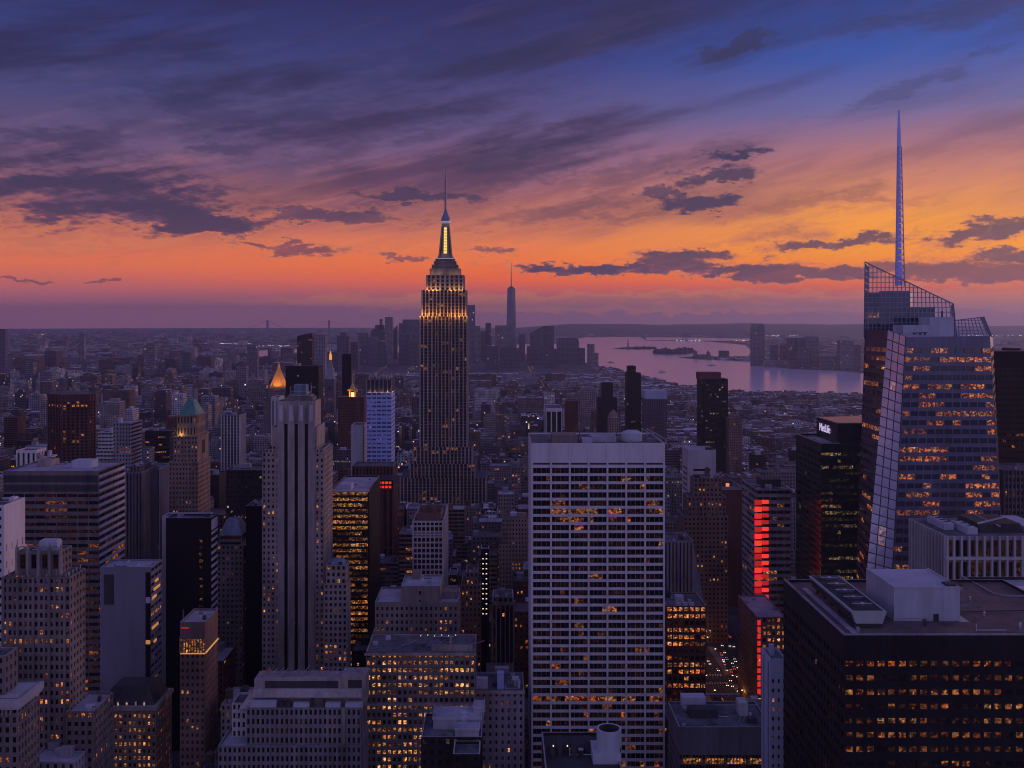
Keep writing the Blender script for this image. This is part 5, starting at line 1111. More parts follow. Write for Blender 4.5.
# nearest dark tower
def near_roof(rt, geo, org, rng):
    x0, x1, y0, y1, z0, z1 = geo[0]
    X = PX
    b = part(rt, 'rooftop_housing', MECH, lambda q: q.box(X(894, 317), X(960, 317), 317, 341, z1, PZ(588, 317)))
    part(b, 'housing_kerb', PALE, lambda q: (q.box(X(894, 317)-.15, X(960, 317)+.15, 316.85, 317.3, PZ(588, 317), PZ(588, 317)+.35), q.box(X(894, 317)-.15, X(894, 317)+.3, 317.3, 341, PZ(588, 317), PZ(588, 317)+.35), q.box(X(960, 317)-.3, X(960, 317)+.15, 317.3, 341, PZ(588, 317), PZ(588, 317)+.35)), org)
    part(b, 'door', MECHD, lambda q: q.box(X(933.5, 317), X(938.5, 317), 316.8, 317, z1, z1+2.3), org)
    part(b, 'roof_hatch', MECHD, lambda q: q.box(X(943, 322), X(958, 322), 319, 323, PZ(588, 317)+.02, PZ(588, 317)+.5), org)
    part(rt, 'housing_pad', PALE, lambda q: q.box(X(958, 317), X(968, 317), 316, 330, z1+.01, z1+.15))
    # tapered cooling tower on a dark stand with five fans
    zb, zt = z1+1.5, z1+5.4
    ya, yb = 309., 352.
    xa0, xa1 = X(851.5, ya), X(887, ya); w = xa1-xa0
    def body(q):
        A = [(xa0+1.6, ya+.5), (xa1-1.2, ya+.5), (xa1-1.2, yb-.5), (xa0+1.6, yb-.5)]; B = [(xa0, ya), (xa1, ya), (xa1, yb), (xa0, yb)]
        q.prism(A, zb, zt, top=B, bottom=True)
    ct = part(rt, 'cooling_tower', wall('cooling tower metal', (.40, .42, .45), rough=.5, var=.15), body)
    part(ct, 'tower_deck', MECHD, lambda q: q.box(xa0+.9, xa1-.9, ya+.9, yb-.9, zt+.01, zt+.16), org)
    part(ct, 'louvres', MECHD, lambda q: [q.prism([(xa0+1.3, ya+1.6), (xa0+1.45, ya+1.6), (xa0+1.45, yb-1.6), (xa0+1.3, yb-1.6)], zb+.4+k*.6, zb+.75+k*.6, top=[(xa0+1.05, ya+1.6), (xa0+1.2, ya+1.6), (xa0+1.2, yb-1.6), (xa0+1.05, yb-1.6)]) for k in range(6)] if False else q.prism([(xa0+.9, ya+1.6), (xa0+1.2, ya+1.6), (xa0+1.2, yb-1.6), (xa0+.9, yb-1.6)], zb+.5, zt-.9, top=[(xa0+.05, ya+1.6), (xa0+.3, ya+1.6), (xa0+.3, yb-1.6), (xa0+.05, yb-1.6)]), org)
    for k in range(5):
        cy = ya+6+k*7.9; f = part(ct, 'fan', MECHD, lambda q: (q.cone((xa0+xa1)/2, cy, 3.5, 3.3, zt+.17, zt+.7, 20)), org)
        part(ct, 'fan_throat', METD, lambda q: (q.cone((xa0+xa1)/2, cy, 2.9, 2.9, zt+.7, zt+.74, 20)), org)
        part(ct, 'fan_motor', MECH, lambda q: (q.cone((xa0+xa1)/2, cy, .7, .5, zt+.74, zt+1.1, 10), q.box((xa0+xa1)/2-3.2, (xa0+xa1)/2+3.2, cy-.15, cy+.15, zt+.75, zt+.9)), org)
    [part(rt, 'leg', METD, lambda q: q.box(xa0+2+i*(w-4.6), xa0+2.6+i*(w-4.6), ya+2+k*7.6, ya+2.6+k*7.6, z1, zb)) for i in (0, 1) for k in range(6)]
    part(rt, 'cross_beam', METD, lambda q: q.box(xa0+1.4, xa1-1, ya+1, ya+1.5, z1+.4, zb-.2))
    part(rt, 'vent_pipe', METD, lambda q: (q.cone(X(925, 312), 312, .5, .5, z1, z1+1.6, 10), q.cone(X(925, 312), 312, .8, .6, z1+1.6, z1+2.1, 10)))
    part(rt, 'roof_coping', GREY, lambda q: (q.box(x0-.2, x1, y0-.2, y0+.8, z1+.95, z1+1.25), q.box(x0-.2, x0+.8, y0+.8, y1, z1+.95, z1+1.25)))
    rr = random.Random(8)
    for k in range(9):
        a, b = rr.uniform(x0+3, x1-30), rr.uniform(y0+3, y1-12)
        part(rt, 'roof_patch', rr.choice((ROOF, ROOFR, wall('roof patch felt', (.16, .13, .14)))), lambda q: q.box(a, a+rr.uniform(5, 16), b, b+rr.uniform(3, 9), z1+.004, z1+.02+.006*k))
    for k in range(5):
        a, b = rr.uniform(X(965, 330), x1-20), rr.uniform(y0+4, y1-8)
        part(rt, 'vent_pipe', MECH, lambda q: (q.cone(a, b, .3, .3, z1, z1+1.1, 8), q.cone(a, b, .5, .2, z1+1.1, z1+1.5, 8)))
    part(rt, 'pipe_run', METD, lambda q: (q.bar((X(962, 326), 326, z1+.35), (x1-8, 328, z1+.35), .18), q.bar((xa1+2 if False else X(890, 330), 330, z1+.35), (X(894, 318), 318, z1+.35), .2)))
    part(rt, 'roof_railing', MET, lambda q: (q.bar((X(894, 317)+1, 316.2, z1+1.1), (X(930, 317), 316.2, z1+1.1), .05), [q.bar((X(894, 317)+1+k*3, 316.2, z1), (X(894, 317)+1+k*3, 316.2, z1+1.1), .05) for k in range(4)]))
    part(rt, 'roof_walkway', ROOFL, lambda q: q.box(x0+4, x0+6, y0+4, y1-8, z1+.01, z1+.09))
tower('dark_flat_roofed_tower', 'near dark tower with rows of orange windows and white rooftop housings', [(844, 1110, 635, 300, 364)], wall('near black cladding', (.016, .016, .024), rough=.45, spec=.15), G_O, st(3.25, 4.3, .68, .4, (.15, .02, .95, .82, .3), rec=.35, top=6.5, sill=.3, run=(0, 1, 2)), side=st(3.25, 4.3, .6, .45, (.01, .015, .05, .08, .3), rec=.35, top=6.5), extra=near_roof, n_ind=100, roofm=ROOFR, vis=(600, 768))
# light stepped block in the foreground
def fore(rt, geo, org, rng):
    Y = 440; X = lambda px: PX(px, Y)
    z = geo[1][5]
    def pent(q):
        q.box(X(251), X(339), 446, 456, z, PZ(679, 446))
        q.prism([(X(238), 441.5), (X(251)-.01, 441.5), (X(251)-.01, 456), (X(238), 456)], z, PZ(694, Y), top=[(X(250), 449), (X(251)-.01, 449), (X(251)-.01, 456), (X(250), 456)])
        q.prism([(X(251), 441.6), (X(361), 441.6), (X(361), 445.95), (X(251), 445.95)], PZ(699, Y), PZ(692, 441), top=[(X(251), 444.5), (X(361), 444.5), (X(361), 445.95), (X(251), 445.95)], bottom=True)
        q.box(X(339)+.01, X(364), 446.2, 457, z, PZ(676, 446))
    part(rt, 'penthouse', LIME, pent)
    part(rt, 'louvre_panel', MECHD, lambda q: (q.box(X(262), X(336), 445.7, 445.95, PZ(690, 446), PZ(681, 446)), q.box(X(346), X(360), 445.95, 446.15, PZ(689, 446), PZ(680, 446))))
    for a, b, m in ((250, 276, MECH), (293, 309, MECH), (325, 340, MECH), (345, 362, MECH)):
        part(rt, 'rooftop_unit', m, lambda q: q.box(X(a), X(b), 440.7, 443.5, z, z+3.8 - (1 if a > 280 else 0)))
    part(rt, 'rooftop_unit', MECHD, lambda q: (q.box(X(277), X(283), 441, 443, z, z+3), q.cone(X(287), 442, 1.6, 1.2, z, z+3.3, 12), q.box(X(310), X(312.5), 441, 443, z, z+4.5), q.box(X(322), X(324), 441, 443, z, z+4)))
    top = PZ(678, 446)
    part(rt, 'roof_trusses', MET, lambda q: [(q.bar((X(256+k*5.2), 448+(k % 2)*4, top), (X(262+k*5.2), 450+(k*3 % 5), top+1.8+(k % 3)*.5), .2), q.bar((X(254+k*5.2), 452, top+.9), (X(260+k*5.2), 452-(k % 2)*3, top+1.2), .16)) for k in range(20)])
    part(rt, 'right_bay', LIME, lambda q: None if False else q.box(X(341.5), X(345), 439.1, 440, 10, PZ(708, Y)))
FO = st(2.07, 3.9, .5, .6, (.0, 0, .02, .2, .5), rec=.5, span=(.25, .1))
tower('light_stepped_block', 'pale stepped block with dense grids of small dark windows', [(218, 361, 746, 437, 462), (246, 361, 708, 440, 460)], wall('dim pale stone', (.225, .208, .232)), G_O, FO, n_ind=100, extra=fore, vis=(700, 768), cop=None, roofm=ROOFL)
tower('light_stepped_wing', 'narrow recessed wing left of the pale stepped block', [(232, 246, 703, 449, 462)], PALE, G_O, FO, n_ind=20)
def vent(rt, geo, org, rng):
    Y = 314; z1 = geo[0][5]; c = PX(609, Y)
    s_ = part(rt, 'vent_plinth', MECH, lambda q: q.box(PX(593, 310), PX(621, 310), 310, 320, z1, PZ(754, 310)))
    def ring(q):
        n = 28; r0, r1, zb, zt = 3.9, 3.2, PZ(754, 310), PZ(728, Y)
        A = [(c+r0*math.cos(2*math.pi*i/n), Y+r0*math.sin(2*math.pi*i/n)) for i in range(n)]; B = [(c+r1*math.cos(2*math.pi*i/n), Y+r1*math.sin(2*math.pi*i/n)) for i in range(n)]
        for i in range(n):
            j = (i+1) % n
            q.face([(*A[i], zb), (*A[j], zb), (*A[j], zt), (*A[i], zt)]); q.face([(*B[j], zb+2), (*B[i], zb+2), (*B[i], zt), (*B[j], zt)], 1); q.face([(*A[i], zt), (*A[j], zt), (*B[j], zt), (*B[i], zt)])
        q.face([(*p, zb+2) for p in B], 1)
        for i in range(7): q.bar((c, Y, zb+2.5), (c+3.1*math.cos(i*.898), Y+3.1*math.sin(i*.898), zb+2.5), .12, 1)
    m = MB(); ring(m); m.build('exhaust_stack', [MECH, MECHD], rt, org)
    part(rt, 'flue_pipe', METD, lambda q: (q.bar((PX(620, 312), 312, z1), (PX(620, 312), 312, PZ(748, 312)), .4), q.bar((PX(620, 312), 312, PZ(748, 312)), (PX(616, 313), 313, PZ(742, 312)), .4)))
    part(rt, 'rooftop_clutter', MECHD, lambda q: [q.box(PX(550+k*7, 318), PX(555+k*7, 318), 314+(k % 3)*2, 320+(k % 2)*3, z1, z1+1.5+(k*3 % 4)*.7) for k in range(6)])
    for px in (553, 567): part(rt, 'roof_bulb', plain('white stair lamp', (.5, .5, .5), .4, emit=(1, .80, .55), es=1.0), lambda q: q.cone(PX(px, 318), 316, .2, .2, z1+3, z1+3.4, 6))
tower('exhaust_stack_building', 'dark roofed building carrying a round exhaust stack below the white slab', [(546, 624, 776, 300, 332)], DARK, G_O, P_SM, extra=vent, roofm=MECHD)
# hazy towers of the middle distance
tower('tall_gridded_glass_tower', 'tall dark gridded tower with a rusty penthouse before the water', [(701, 728, 379, 1500, 1532)], BLACK, G_W, st(3.4, 3.6, .7, .6, (.10, .0, .05, .3, .35), rec=.25), side=st(5, 4, .4, .5), vb=470, roofm=ROOF,
      extra=lambda rt, geo, org, rng: part(rt, 'penthouse', RBRICK, lambda q: q.box(geo[0][0]-1.5, geo[0][1]-9, 1506, 1530, geo[0][5], geo[0][5]+10.5)))
tower('dark_cream_edged_tower', 'tall dark tower with a pale left edge near the water', [(627, 641, 373, 1900, 1930), (628, 636, 366, 1903, 1925)], BLACK, G_W, st(4, 3.8, .6, .55, (.015, 0, 0, 0, .5)), vb=440)
tower('twin_stepped_dark_tower', 'dark twin stepped tower left of the pale edged tower', [(598, 617, 398, 1700, 1730), (602, 613, 383, 1703, 1727)], DARK, G_O, st(3.6, 3.8, .5, .5, (.02, 0, 0, 0, .5)), vb=440)
def dome(rt, geo, org, rng):
    x0, x1, y0, y1, z0, z1 = geo[0]
    part(rt, 'rounded_top', TAN, lambda q: (q.cone((x0+x1)/2, (y0+y1)/2, (x1-x0)*.55, (x1-x0)*.42, z1, z1+7, 12), q.cone((x0+x1)/2, (y0+y1)/2, (x1-x0)*.42, .4, z1+7, z1+13, 12)))
tower('round_topped_tan_tower', 'tan tower with a rounded top before the dark stepped tower', [(609, 619, 418, 1500, 1520)], TAN, G_O, st(3.4, 3.8, .45, .5, (.01, 0, 0, 0, .5)), extra=dome, vb=440)
tower('pale_topped_slab', 'slab with a broad pale top band right of the pale edged tower', [(645, 667, 391, 1800, 1836)], DGREY, G_O, st(4, 3.8, .6, .5, (.02, 0, 0, 0, .5), top=16), vb=445, roofm=ROOFL,
      extra=lambda rt, geo, org, rng: part(rt, 'pale_band', wall('pale blue concrete', (.40, .42, .58)), lambda q: q.box(geo[0][0]-.3, geo[0][1]+.3, geo[0][2]-.3, geo[0][3]+.3, geo[0][5]-13, geo[0][5]+1.2)))
tower('white_fin_block', 'dark block with four bold white fins behind the white slab', [(546, 562, 408, 1300, 1360)], WHITE, G_W, st(6.9, 80, .78, .94, (0, 0, 0, 0, 1), rec=1.2, nb=3, top=3), side=st(20, 70, .8, .8, (0, 0, 0, 0, 1), rec=.6, top=8), vb=440)
tower('maroon_block', 'dark maroon block right of the white fin block', [(566, 578, 401, 1400, 1425)], RBRICK, G_O, st(3.2, 3.8, .4, .5, (.02, 0, 0, 0, .5)), vb=440)
tower('brick_rust_lit_block', 'rust coloured block with one lit ledge right of the tall gridded tower', [(729, 742, 418, 1480, 1506)], BRICK, G_O, st(3.2, 3.8, .4, .5, (.03, 0, .05, .5, .7)), vb=470)

# ------------------------------------------------------------------ far skyline, harbour, bridge
def far_tower(label, px0, px1, py, Y, d=45, steps=(), mat=FAR, name='hazy_tower', group=None, top=None):
    x0, x1 = PX(px0, Y), PX(px1, Y); org = ((x0+x1)/2, Y+d/2, 0)
    q = MB(); z = PZ(py, Y); zb = z
    if steps: zb = PZ(steps[0][2], Y)
    if top == 'round':
        c = 6; q.prism([(x0, Y), (x1, Y), (x1, Y+d), (x0, Y+d)], 0, z-14); q.prism([(x0, Y), (x1, Y), (x1, Y+d), (x0, Y+d)], z-14, z, top=[(x0+c, Y+c), (x1-c, Y+c), (x1-c, Y+d-c), (x0+c, Y+d-c)])
    elif top == 'wedge':
        q.face([(x0, Y, 0), (x1, Y, 0), (x1, Y, z), (x0, Y, z-45)]); q.face([(x1, Y, 0), (x1, Y+d, 0), (x1, Y+d, z), (x1, Y, z)]); q.face([(x0, Y+d, 0), (x0, Y, 0), (x0, Y, z-45), (x0, Y+d, z-45)]); q.face([(x0, Y, z-45), (x1, Y, z), (x1, Y+d, z), (x0, Y+d, z-45)])
    else: q.box(x0, x1, Y, Y+d, 0, z)
    for (a, b, p) in steps:
        i = 4; q.box(PX(a, Y), PX(b, Y), Y+i, Y+d-i, z-1, PZ(p, Y))
    o = q.build(name, mat, None, org); tag(o, label, 'building', group); 
    HERO.append((px0, px1, 372, Y, Y+d, x0, x1, py, name, ''))
    return o
GL = 'hazy downtown towers by the harbour'
LM = [((358, 368, 333, 5600), 'small hazy block at the left end of the downtown cluster', (), None), ((368, 377, 337, 5500), 'low hazy block second from left in the downtown cluster', (), None),
      ((371, 385, 329, 6300), 'hazy stepped tower with a small spire in the downtown cluster', ((375, 384, 325), (379.5, 382, 319)), None), ((385, 392.5, 317, 6200), 'tallest slim hazy tower left of the spired skyscraper', (), None),
      ((392, 397, 325, 6400), 'short hazy tower leaning on the tallest slim one', (), 'wedge'), ((399, 403, 323, 6300), 'narrow hazy shaft beside the wide flat topped tower', (), None), ((402.5, 420, 319.5, 6350), 'wide flat topped hazy tower just left of the spired skyscraper', (), None),
      ((399, 411, 334, 5500), 'darker lower block in front of the wide flat topped tower', (), None), ((377, 386, 341, 5300), 'squat hazy block before the stepped spire tower', (), None), ((410, 420, 341, 5400), 'squat hazy block touching the spired skyscraper on its left', (), None),
      ((337, 349, 336, 4900), 'hazy pointed block right of the grey slab tower', ((340, 346, 332),), None), ((349, 358, 342, 5000), 'low hazy block between the pointed block and the downtown cluster', (), None),
      ((467, 475, 305, 5900), 'slim hazy tower touching the spired skyscraper on its right', (), None), ((475, 480, 326, 5900), 'short hazy tower right of the slim one by the spired skyscraper', (), None), ((480, 486, 331, 6100), 'pale hazy block second right of the spired skyscraper', (), None),
      ((485.5, 491, 323, 6000), 'thin hazy tower midway between spired skyscraper and tapered spire tower', (), None), ((495, 510, 325.5, 5900), 'broad hazy block left of the tapered spire tower', (), None), ((519, 525, 334, 5900), 'small hazy tower right of the tapered spire tower', (), None),
      ((530, 543.5, 326, 6300), 'hazy glass tower with a sloping shoulder in the harbour cluster', (), 'wedge'), ((543.8, 554, 326, 6350), 'hazy square tower catching orange light by the harbour', (), None), ((527, 545, 346, 5500), 'low dark block before the sloping shoulder tower', (), None),
      ((557, 579, 339, 5700), 'broad hazy tower with cut corners at the water edge', ((559, 577, 338),), 'round'), ((579, 585, 348, 5500), 'low hazy tower right of the broad cut corner one', (), None), ((588, 594.5, 344, 5300), 'slender hazy tower standing alone at the shore', (), None), ((594.5, 598.5, 353, 5300), 'last low tower of the downtown shore', (), None),
      ((500, 520, 348, 5200), 'wide low hazy block below the tapered spire tower', ((505, 515, 346),), None), ((545, 558, 349, 5200), 'wide low hazy block below the orange lit square tower', (), None), ((486, 498, 346, 5100), 'low hazy block below the thin tower', (), None), ((427, 452, 340, 5600), 'low hazy block hidden behind the spired skyscraper', (), None)]
for (a, lab, stp, tp) in LM: far_tower(lab, *a, d=50, steps=stp, top=tp, group=GL)
JG = 'towers on the far river shore'
for a, lab, tp, stp in (((752.5, 764.5, 324, 5400), 'tall tapered tower standing alone on the far river shore', 'round', ()), ((772, 778, 345, 5350), 'first low tower right of the tall tapered shore tower', None, ()), ((782, 787.5, 345, 5400), 'second low tower right of the tall tapered shore tower', None, ()),
                       ((789, 796, 338, 5300), 'left one of the shore tower pair', None, ()), ((797, 804, 338, 5300), 'right one of the shore tower pair', None, ()), ((806, 819, 336.5, 5250), 'broad dark tower next to the shore tower pair', 'round', ()), ((798, 812, 348, 5150), 'lower block in front of the shore tower pair', None, ()),
                       ((840, 854, 341, 4950), 'pale wide tower at the right end of the far shore', None, ((842, 852, 340.5),)), ((854, 861, 345, 4980), 'narrow shore block touching the faceted glass skyscraper', None, ()), ((765, 800, 361, 5250), 'low quay building under the shore towers', None, ()), ((822, 838, 357, 5100), 'low quay building left of the pale wide tower', None, ())):
    far_tower(lab, *a, d=48, top=tp, steps=stp, group=JG)
for lab, a in (('hazy block with a red lit top in the left distance', (144, 155, 343.5, 4200)), ('hazy dark block left of the slant topped glass tower', (247, 257, 345, 4000)), ('hazy tower at the left picture edge on the skyline', (-3, 5, 329, 5200)), ('hazy tower with a flat top in the far left skyline', (78, 84, 334, 6200)),
               ('pale slab in the left distance before the river', (236, 246, 366, 3000)), ('grey block in the left distance with a white top', (182, 190, 352, 4700)), ('dark hazy pair of blocks on the far left', (40, 52, 372, 3000)), ('pale residential slab on the far left', (24, 33, 362, 3400))):
    far_tower(lab, *a, d=30, mat=FAR)
rl = part(None, 'red_lit_sign', plain('distant red sign', (.3, .02, .02), .5, emit=(1, .08, .05), es=.9), lambda q: q.box(PX(145, 4199), PX(154, 4199), 4197, 4199, PZ(350.5, 4200), PZ(345.5, 4200)), (PX(149, 4199), 4198, 0)) if False else None
o = bpy.data.objects['hazy_tower']
def wtc():
    Y = 6100; c = PX(511.3, Y); cy = Y+33; h = 33.; zt = PZ(288, Y); r = root('tapered_spire_tower', 'tall tapered glass tower with a thin spire in the downtown cluster', 'building', (c, cy, 0), GL)
    HERO.append((505, 518, 372, Y, Y+66, c-h, c+h, 262, 'tapered_spire_tower', ''))
    q = MB(); zb = 55.
    B = [(c-h, cy-h), (c+h, cy-h), (c+h, cy+h), (c-h, cy+h)]; t = h*.99; T = [(c, cy-t), (c+t, cy), (c, cy+t), (c-t, cy)]
    T = [(c+(x-c)*.72, cy+(y-cy)*.72) for x, y in T]
    q.prism(B, 0, zb)
    for i in range(4):
        j = (i+1) % 4
        q.face([(*B[i], zb), (*B[j], zb), (*T[i], zt)]); q.face([(*B[j], zb), (*T[j], zt), (*T[i], zt)])
    q.face([(*p, zt) for p in T]); q.build('walls', wall('blue glass facets', (.10, .12, .19), rough=.2, spec=.8), r, tuple(r.location))
    part(r, 'mast_ring', METD, lambda q: q.cone(c, cy, 14, 16, zt, zt+9, 16, bottom=True))
    part(r, 'spire', METD, lambda q: q.cone(c, cy, 3.4, .8, zt+9, PZ(262, Y), 8))
wtc()
def statue():
    x, y = GP(628, 348.6); rt = root('harbour_statue', 'tiny robed statue with raised torch on its star shaped island', 'statue', (x, y, 2))
    part(rt, 'fort_base', wall('statue granite', (.3, .27, .25)), lambda q: q.prism([(x+(46 if k % 2 else 33)*math.cos(k*math.pi/11), y+(46 if k % 2 else 33)*math.sin(k*math.pi/11)) for k in range(22)], 2, 12))
    part(rt, 'pedestal', wall('statue granite', (.3, .27, .25)), lambda q: (q.cone(x, y, 15, 11, 12, 20, 4, ph=rad(45)), q.cone(x, y, 9.5, 7.5, 20, 46, 4, ph=rad(45))))
    def fig(q):
        pr = [(4.6, 46), (4.2, 54), (3.5, 62), (3.7, 68), (3.9, 73), (2.4, 76), (1.3, 77.5), (1.7, 80), (1.2, 83)]
        for (r0, z0), (r1, z1) in zip(pr, pr[1:]): q.cone(x, y, r0, r1, z0, z1, 10)
        q.bar((x-3, y, 73), (x-4.8, y, 88), .9, 0, 6); q.cone(x-5, y, .8, 1.4, 88, 90.5, 8); q.cone(x-5, y, 1., .1, 90.5, 93.5, 8); q.bar((x+3, y-1, 72), (x+3.6, y-3, 64), 1.1, 0, 6)
        for k in range(7): q.bar((x, y, 82), (x+3.4*math.cos(math.pi*(k+.5)/7), y, 82+3.4*math.sin(math.pi*(k+.5)/7)), .2)
    part(rt, 'robed_figure', COPPER, fig)
statue()
def bridge():
    Y = 15500; rt = root('suspension_bridge', 'faint suspension bridge with two towers on the hazy horizon', 'bridge', (PX(298, Y), Y, 0)); m = wall('bridge steel', (.16, .17, .2))
    X1, X2 = PX(267.5, Y), PX(329, Y); zt = PZ(320.3, Y); zd = 68.
    for x in (X1, X2): part(rt, 'bridge_tower', m, lambda q: (q.box(x-11, x+11, Y-22, Y-10, 0, zt), q.box(x-11, x+11, Y+10, Y+22, 0, zt), q.box(x-9, x+9, Y-10, Y+10, zt-22, zt-4), q.box(x-9, x+9, Y-10, Y+10, zd-8, zd+4)))
    part(rt, 'deck', m, lambda q: q.box(X1-420, X2+420, Y-9, Y+9, zd-4, zd))
    def cab(q):
        for dy in (-14, 14):
            n = 14; P = [(X1+(X2-X1)*k/n, Y+dy, zd+6+(zt-zd-6)*(2*k/n-1)**2) for k in range(n+1)]
            q.tube_path([(X1-400, Y+dy, zd)] + P + [(X2+400, Y+dy, zd)], 1.6)
    part(rt, 'main_cable', m, cab)
bridge()
def boats():
    hull = plain('boat hull', (.25, .25, .28), .5)
    for px, py, L, lab in ((662, 372.5, 34, 'small boat on the water nearest the shore'), (611, 362.8, 40, 'small boat on the water left of the pale edged tower'), (712, 365.8, 44, 'small ferry on the water below the low peninsula')):
        x, y = GP(px, py); q = MB()
        q.prism([(x-L/2, y-4), (x+L*.35, y-4), (x+L/2, y), (x+L*.35, y+4), (x-L/2, y+4)], .65, 4, bottom=True)
        o = tag(q.build('boat', hull, None, (x, y, .65)), lab, 'boat', 'boats on the harbour water')
        q = MB(); q.box(x-L*.3, x+L*.1, y-3, y+3, 4, 8); q.box(x-L*.2, x, y-2, y+2, 8, 11); q.build('cabin', WHITE, o, (x, y, .65))
boats()
def fort():
    x, y = GP(697+80, 357.2); x, y = GP(702, 358.2); rt = root('island_hall', 'tiny domed hall with corner towers on the low peninsula', 'building', (x, y, 1))
    part(rt, 'walls', BRICK, lambda q: (q.box(x-55, x+55, y-20, y+20, 1, 24), [q.box(x+a-7, x+a+7, y-7+b, y+7+b, 24, 40) for a in (-40, 40) for b in (-10, 10)]))
    part(rt, 'cupola_roofs', COPPER, lambda q: [q.cone(x+a, y+b, 7, .5, 40, 50, 8) for a in (-40, 40) for b in (-10, 10)])
fort()

# ------------------------------------------------------------------ the ordinary blocks of the city
WATERS = [[GP(*p) for p in [(1060, 400), (860, 397), (760, 394), (700, 388), (665, 384), (642, 378), (612, 369), (590, 364), (560, 357), (520, 354), (450, 352.5), (345, 352.5), (300, 358.5), (246, 360.5), (246, 351), (300, 349.2), (345, 346.5), (450, 345.5), (555, 344), (576, 339.5), (585, 337.3), (640, 336.8), (646, 340.6), (704, 341.4), (745, 345), (752, 351), (748, 356.3), (690, 356.4), (678, 357.6), (690, 359), (752, 361.5), (770, 367), (800, 369.6), (840, 371), (862, 373.2), (1060, 381)]],
          [GP(*p) for p in ((700, 340.6), (646, 339.9), (646, 337.3), (690, 337.6), (760, 339), (745, 341))]]
def wet(x, y):
    for g in WATERS:
        c = False
        for i in range(len(g)):
            (ax, ay), (bx, by) = g[i], g[i-1]
            if (ay > y) != (by > y) and x < (bx-ax)*(y-ay)/(by-ay)+ax: c = not c
        if c: return True
    return False
rng = random.Random(77)
LOTS = []
def limit_height(x0, x1, Y, Yend, h):
    a, b = VX + F*x0/Y, VX + F*x1/Y
    for (p0, p1, vb, Y0, Y1, hx0, hx1, ht, nm, lb) in HERO:
        if hx0-2 < x1 and hx1+2 > x0 and Y0-2 < Yend and Y1+2 > Y: return 0
        if Y0 > Y and b > p0-1 and a < p1+1:
            h = min(h, PZ(vb, Yend) - 4)
    return h
def zone_height(x, y):
    u = rng.random()
    if y < 1150: h = rng.choice((24, 32, 42, 50, 58, 66, 74, 88)) if x < 480 else rng.choice((18, 26, 34, 48, 62, 70))
    elif y < 2200: h = rng.choice((20, 26, 32, 40, 46, 52, 60)) + (rng.uniform(20, 50) if u < .07 else 0)
    elif y < 3300: h = rng.choice((16, 19, 22, 26, 32, 40)) + (rng.uniform(25, 60) if u < (.08 if x < 0 else .03) else 0)
    else: h = rng.choice((13, 16, 19, 22, 27)) + (rng.uniform(20, 70) if u < (.09 if x < 300 else .02) else 0)
    if x > 250 and y > 1400: h = min(h, 34)
    if x > 300 and y > 2900: h = min(h, 14)
    if x < -500 and 1000 < y < 4500 and rng.random() < .10: h += rng.uniform(20, 60)
    return h*rng.uniform(.88, 1.12)
for ai in range(len(AVE)+4):
    av = [-2400, -2100, -1840, -1580] + AVE + [1850, 2100]
    if ai+1 >= len(av): break
    a, b = av[ai]+15, av[ai+1]-15
    k = 0
    while True:
        y = 320 + k*80; k += 1
        if y > 6300: break
        if y < 380: continue
        sc = 1 + max(0, y-1500)/3500
        rows = ((y+9.5, y+39), (y+40, y+70)) if y < 3400 else ((y+9.5, y+70),)
        for (r0, r1) in rows:
            x = a
            while x < b - 8:
                w = min(rng.choice((14, 18, 22, 26, 30, 38, 48))*sc, b - x)
                if b - x - w < 9: w = b - x
                xa, xb = x, x + w - .4; x += w
                mid = (xa+xb)/2
                px = VX + F*mid/r0
                if not (-70 < px < 1090): continue
                if y > 2600 and (wet(mid, r0) or wet(mid, r1) or wet(xa, r1) or wet(xb, r0)): continue
                if y > 5200 and 355 < px < 600 and y > 6200: continue
                if y > 3300 and px > 560 and wet(mid, r1+120): continue
                if rng.random() < .03 or (xb > 132 and xa < 222 and r0 < 905 and r1 > 680): continue
                d1 = r1 - rng.choice((0, 0, 3, 6)) if y < 3400 else r1
                h = limit_height(xa, xb, r0, r1, zone_height(mid, y))
                if h < 9: continue
                LOTS.append((xa, xb, r0, d1, h))
# visible area of every lot, nearest first, against a skyline of what stands before it
sky_buf = [768.]*1024
ALL = [('lot', i, l[2], l) for i, l in enumerate(LOTS)] + [('hero', None, h[3], h) for h in HERO]
ALL.sort(key=lambda t: t[2])
score = {}
for kind, i, Y, d in ALL:
    if kind == 'lot': x0, x1, top = d[0], d[1], HY + F*(CZ-d[4])/d[3]
    else: x0, x1, top = PX(d[0], d[3]), PX(d[1], d[3]), d[7] + (HY + F*(CZ-0)/d[3] - d[7])*.12
    a, b = int(max(0, VX + F*x0/Y)), int(min(1023, VX + F*x1/Y))
    sc = 0
    for p in range(a, b+1):
        if top < sky_buf[p]:
            sc += min(sky_buf[p], 768) - top; sky_buf[p] = top
    if kind == 'lot': score[i] = sc
order = sorted(range(len(LOTS)), key=lambda i: -score[i])
IND = [i for i in order[:290] if score[i] > 0]
indset = set(IND)
KINDS = [('dark brick', RBRICK), ('brown brick', BRICK), ('tan brick', TAN), ('grey stone', LIMED), ('grey concrete', GREY), ('pale stone', LIME), ('dark grey', DGREY), ('black clad', DARK), ('dark grey', DGREY), ('dark brick', RBRICK)]
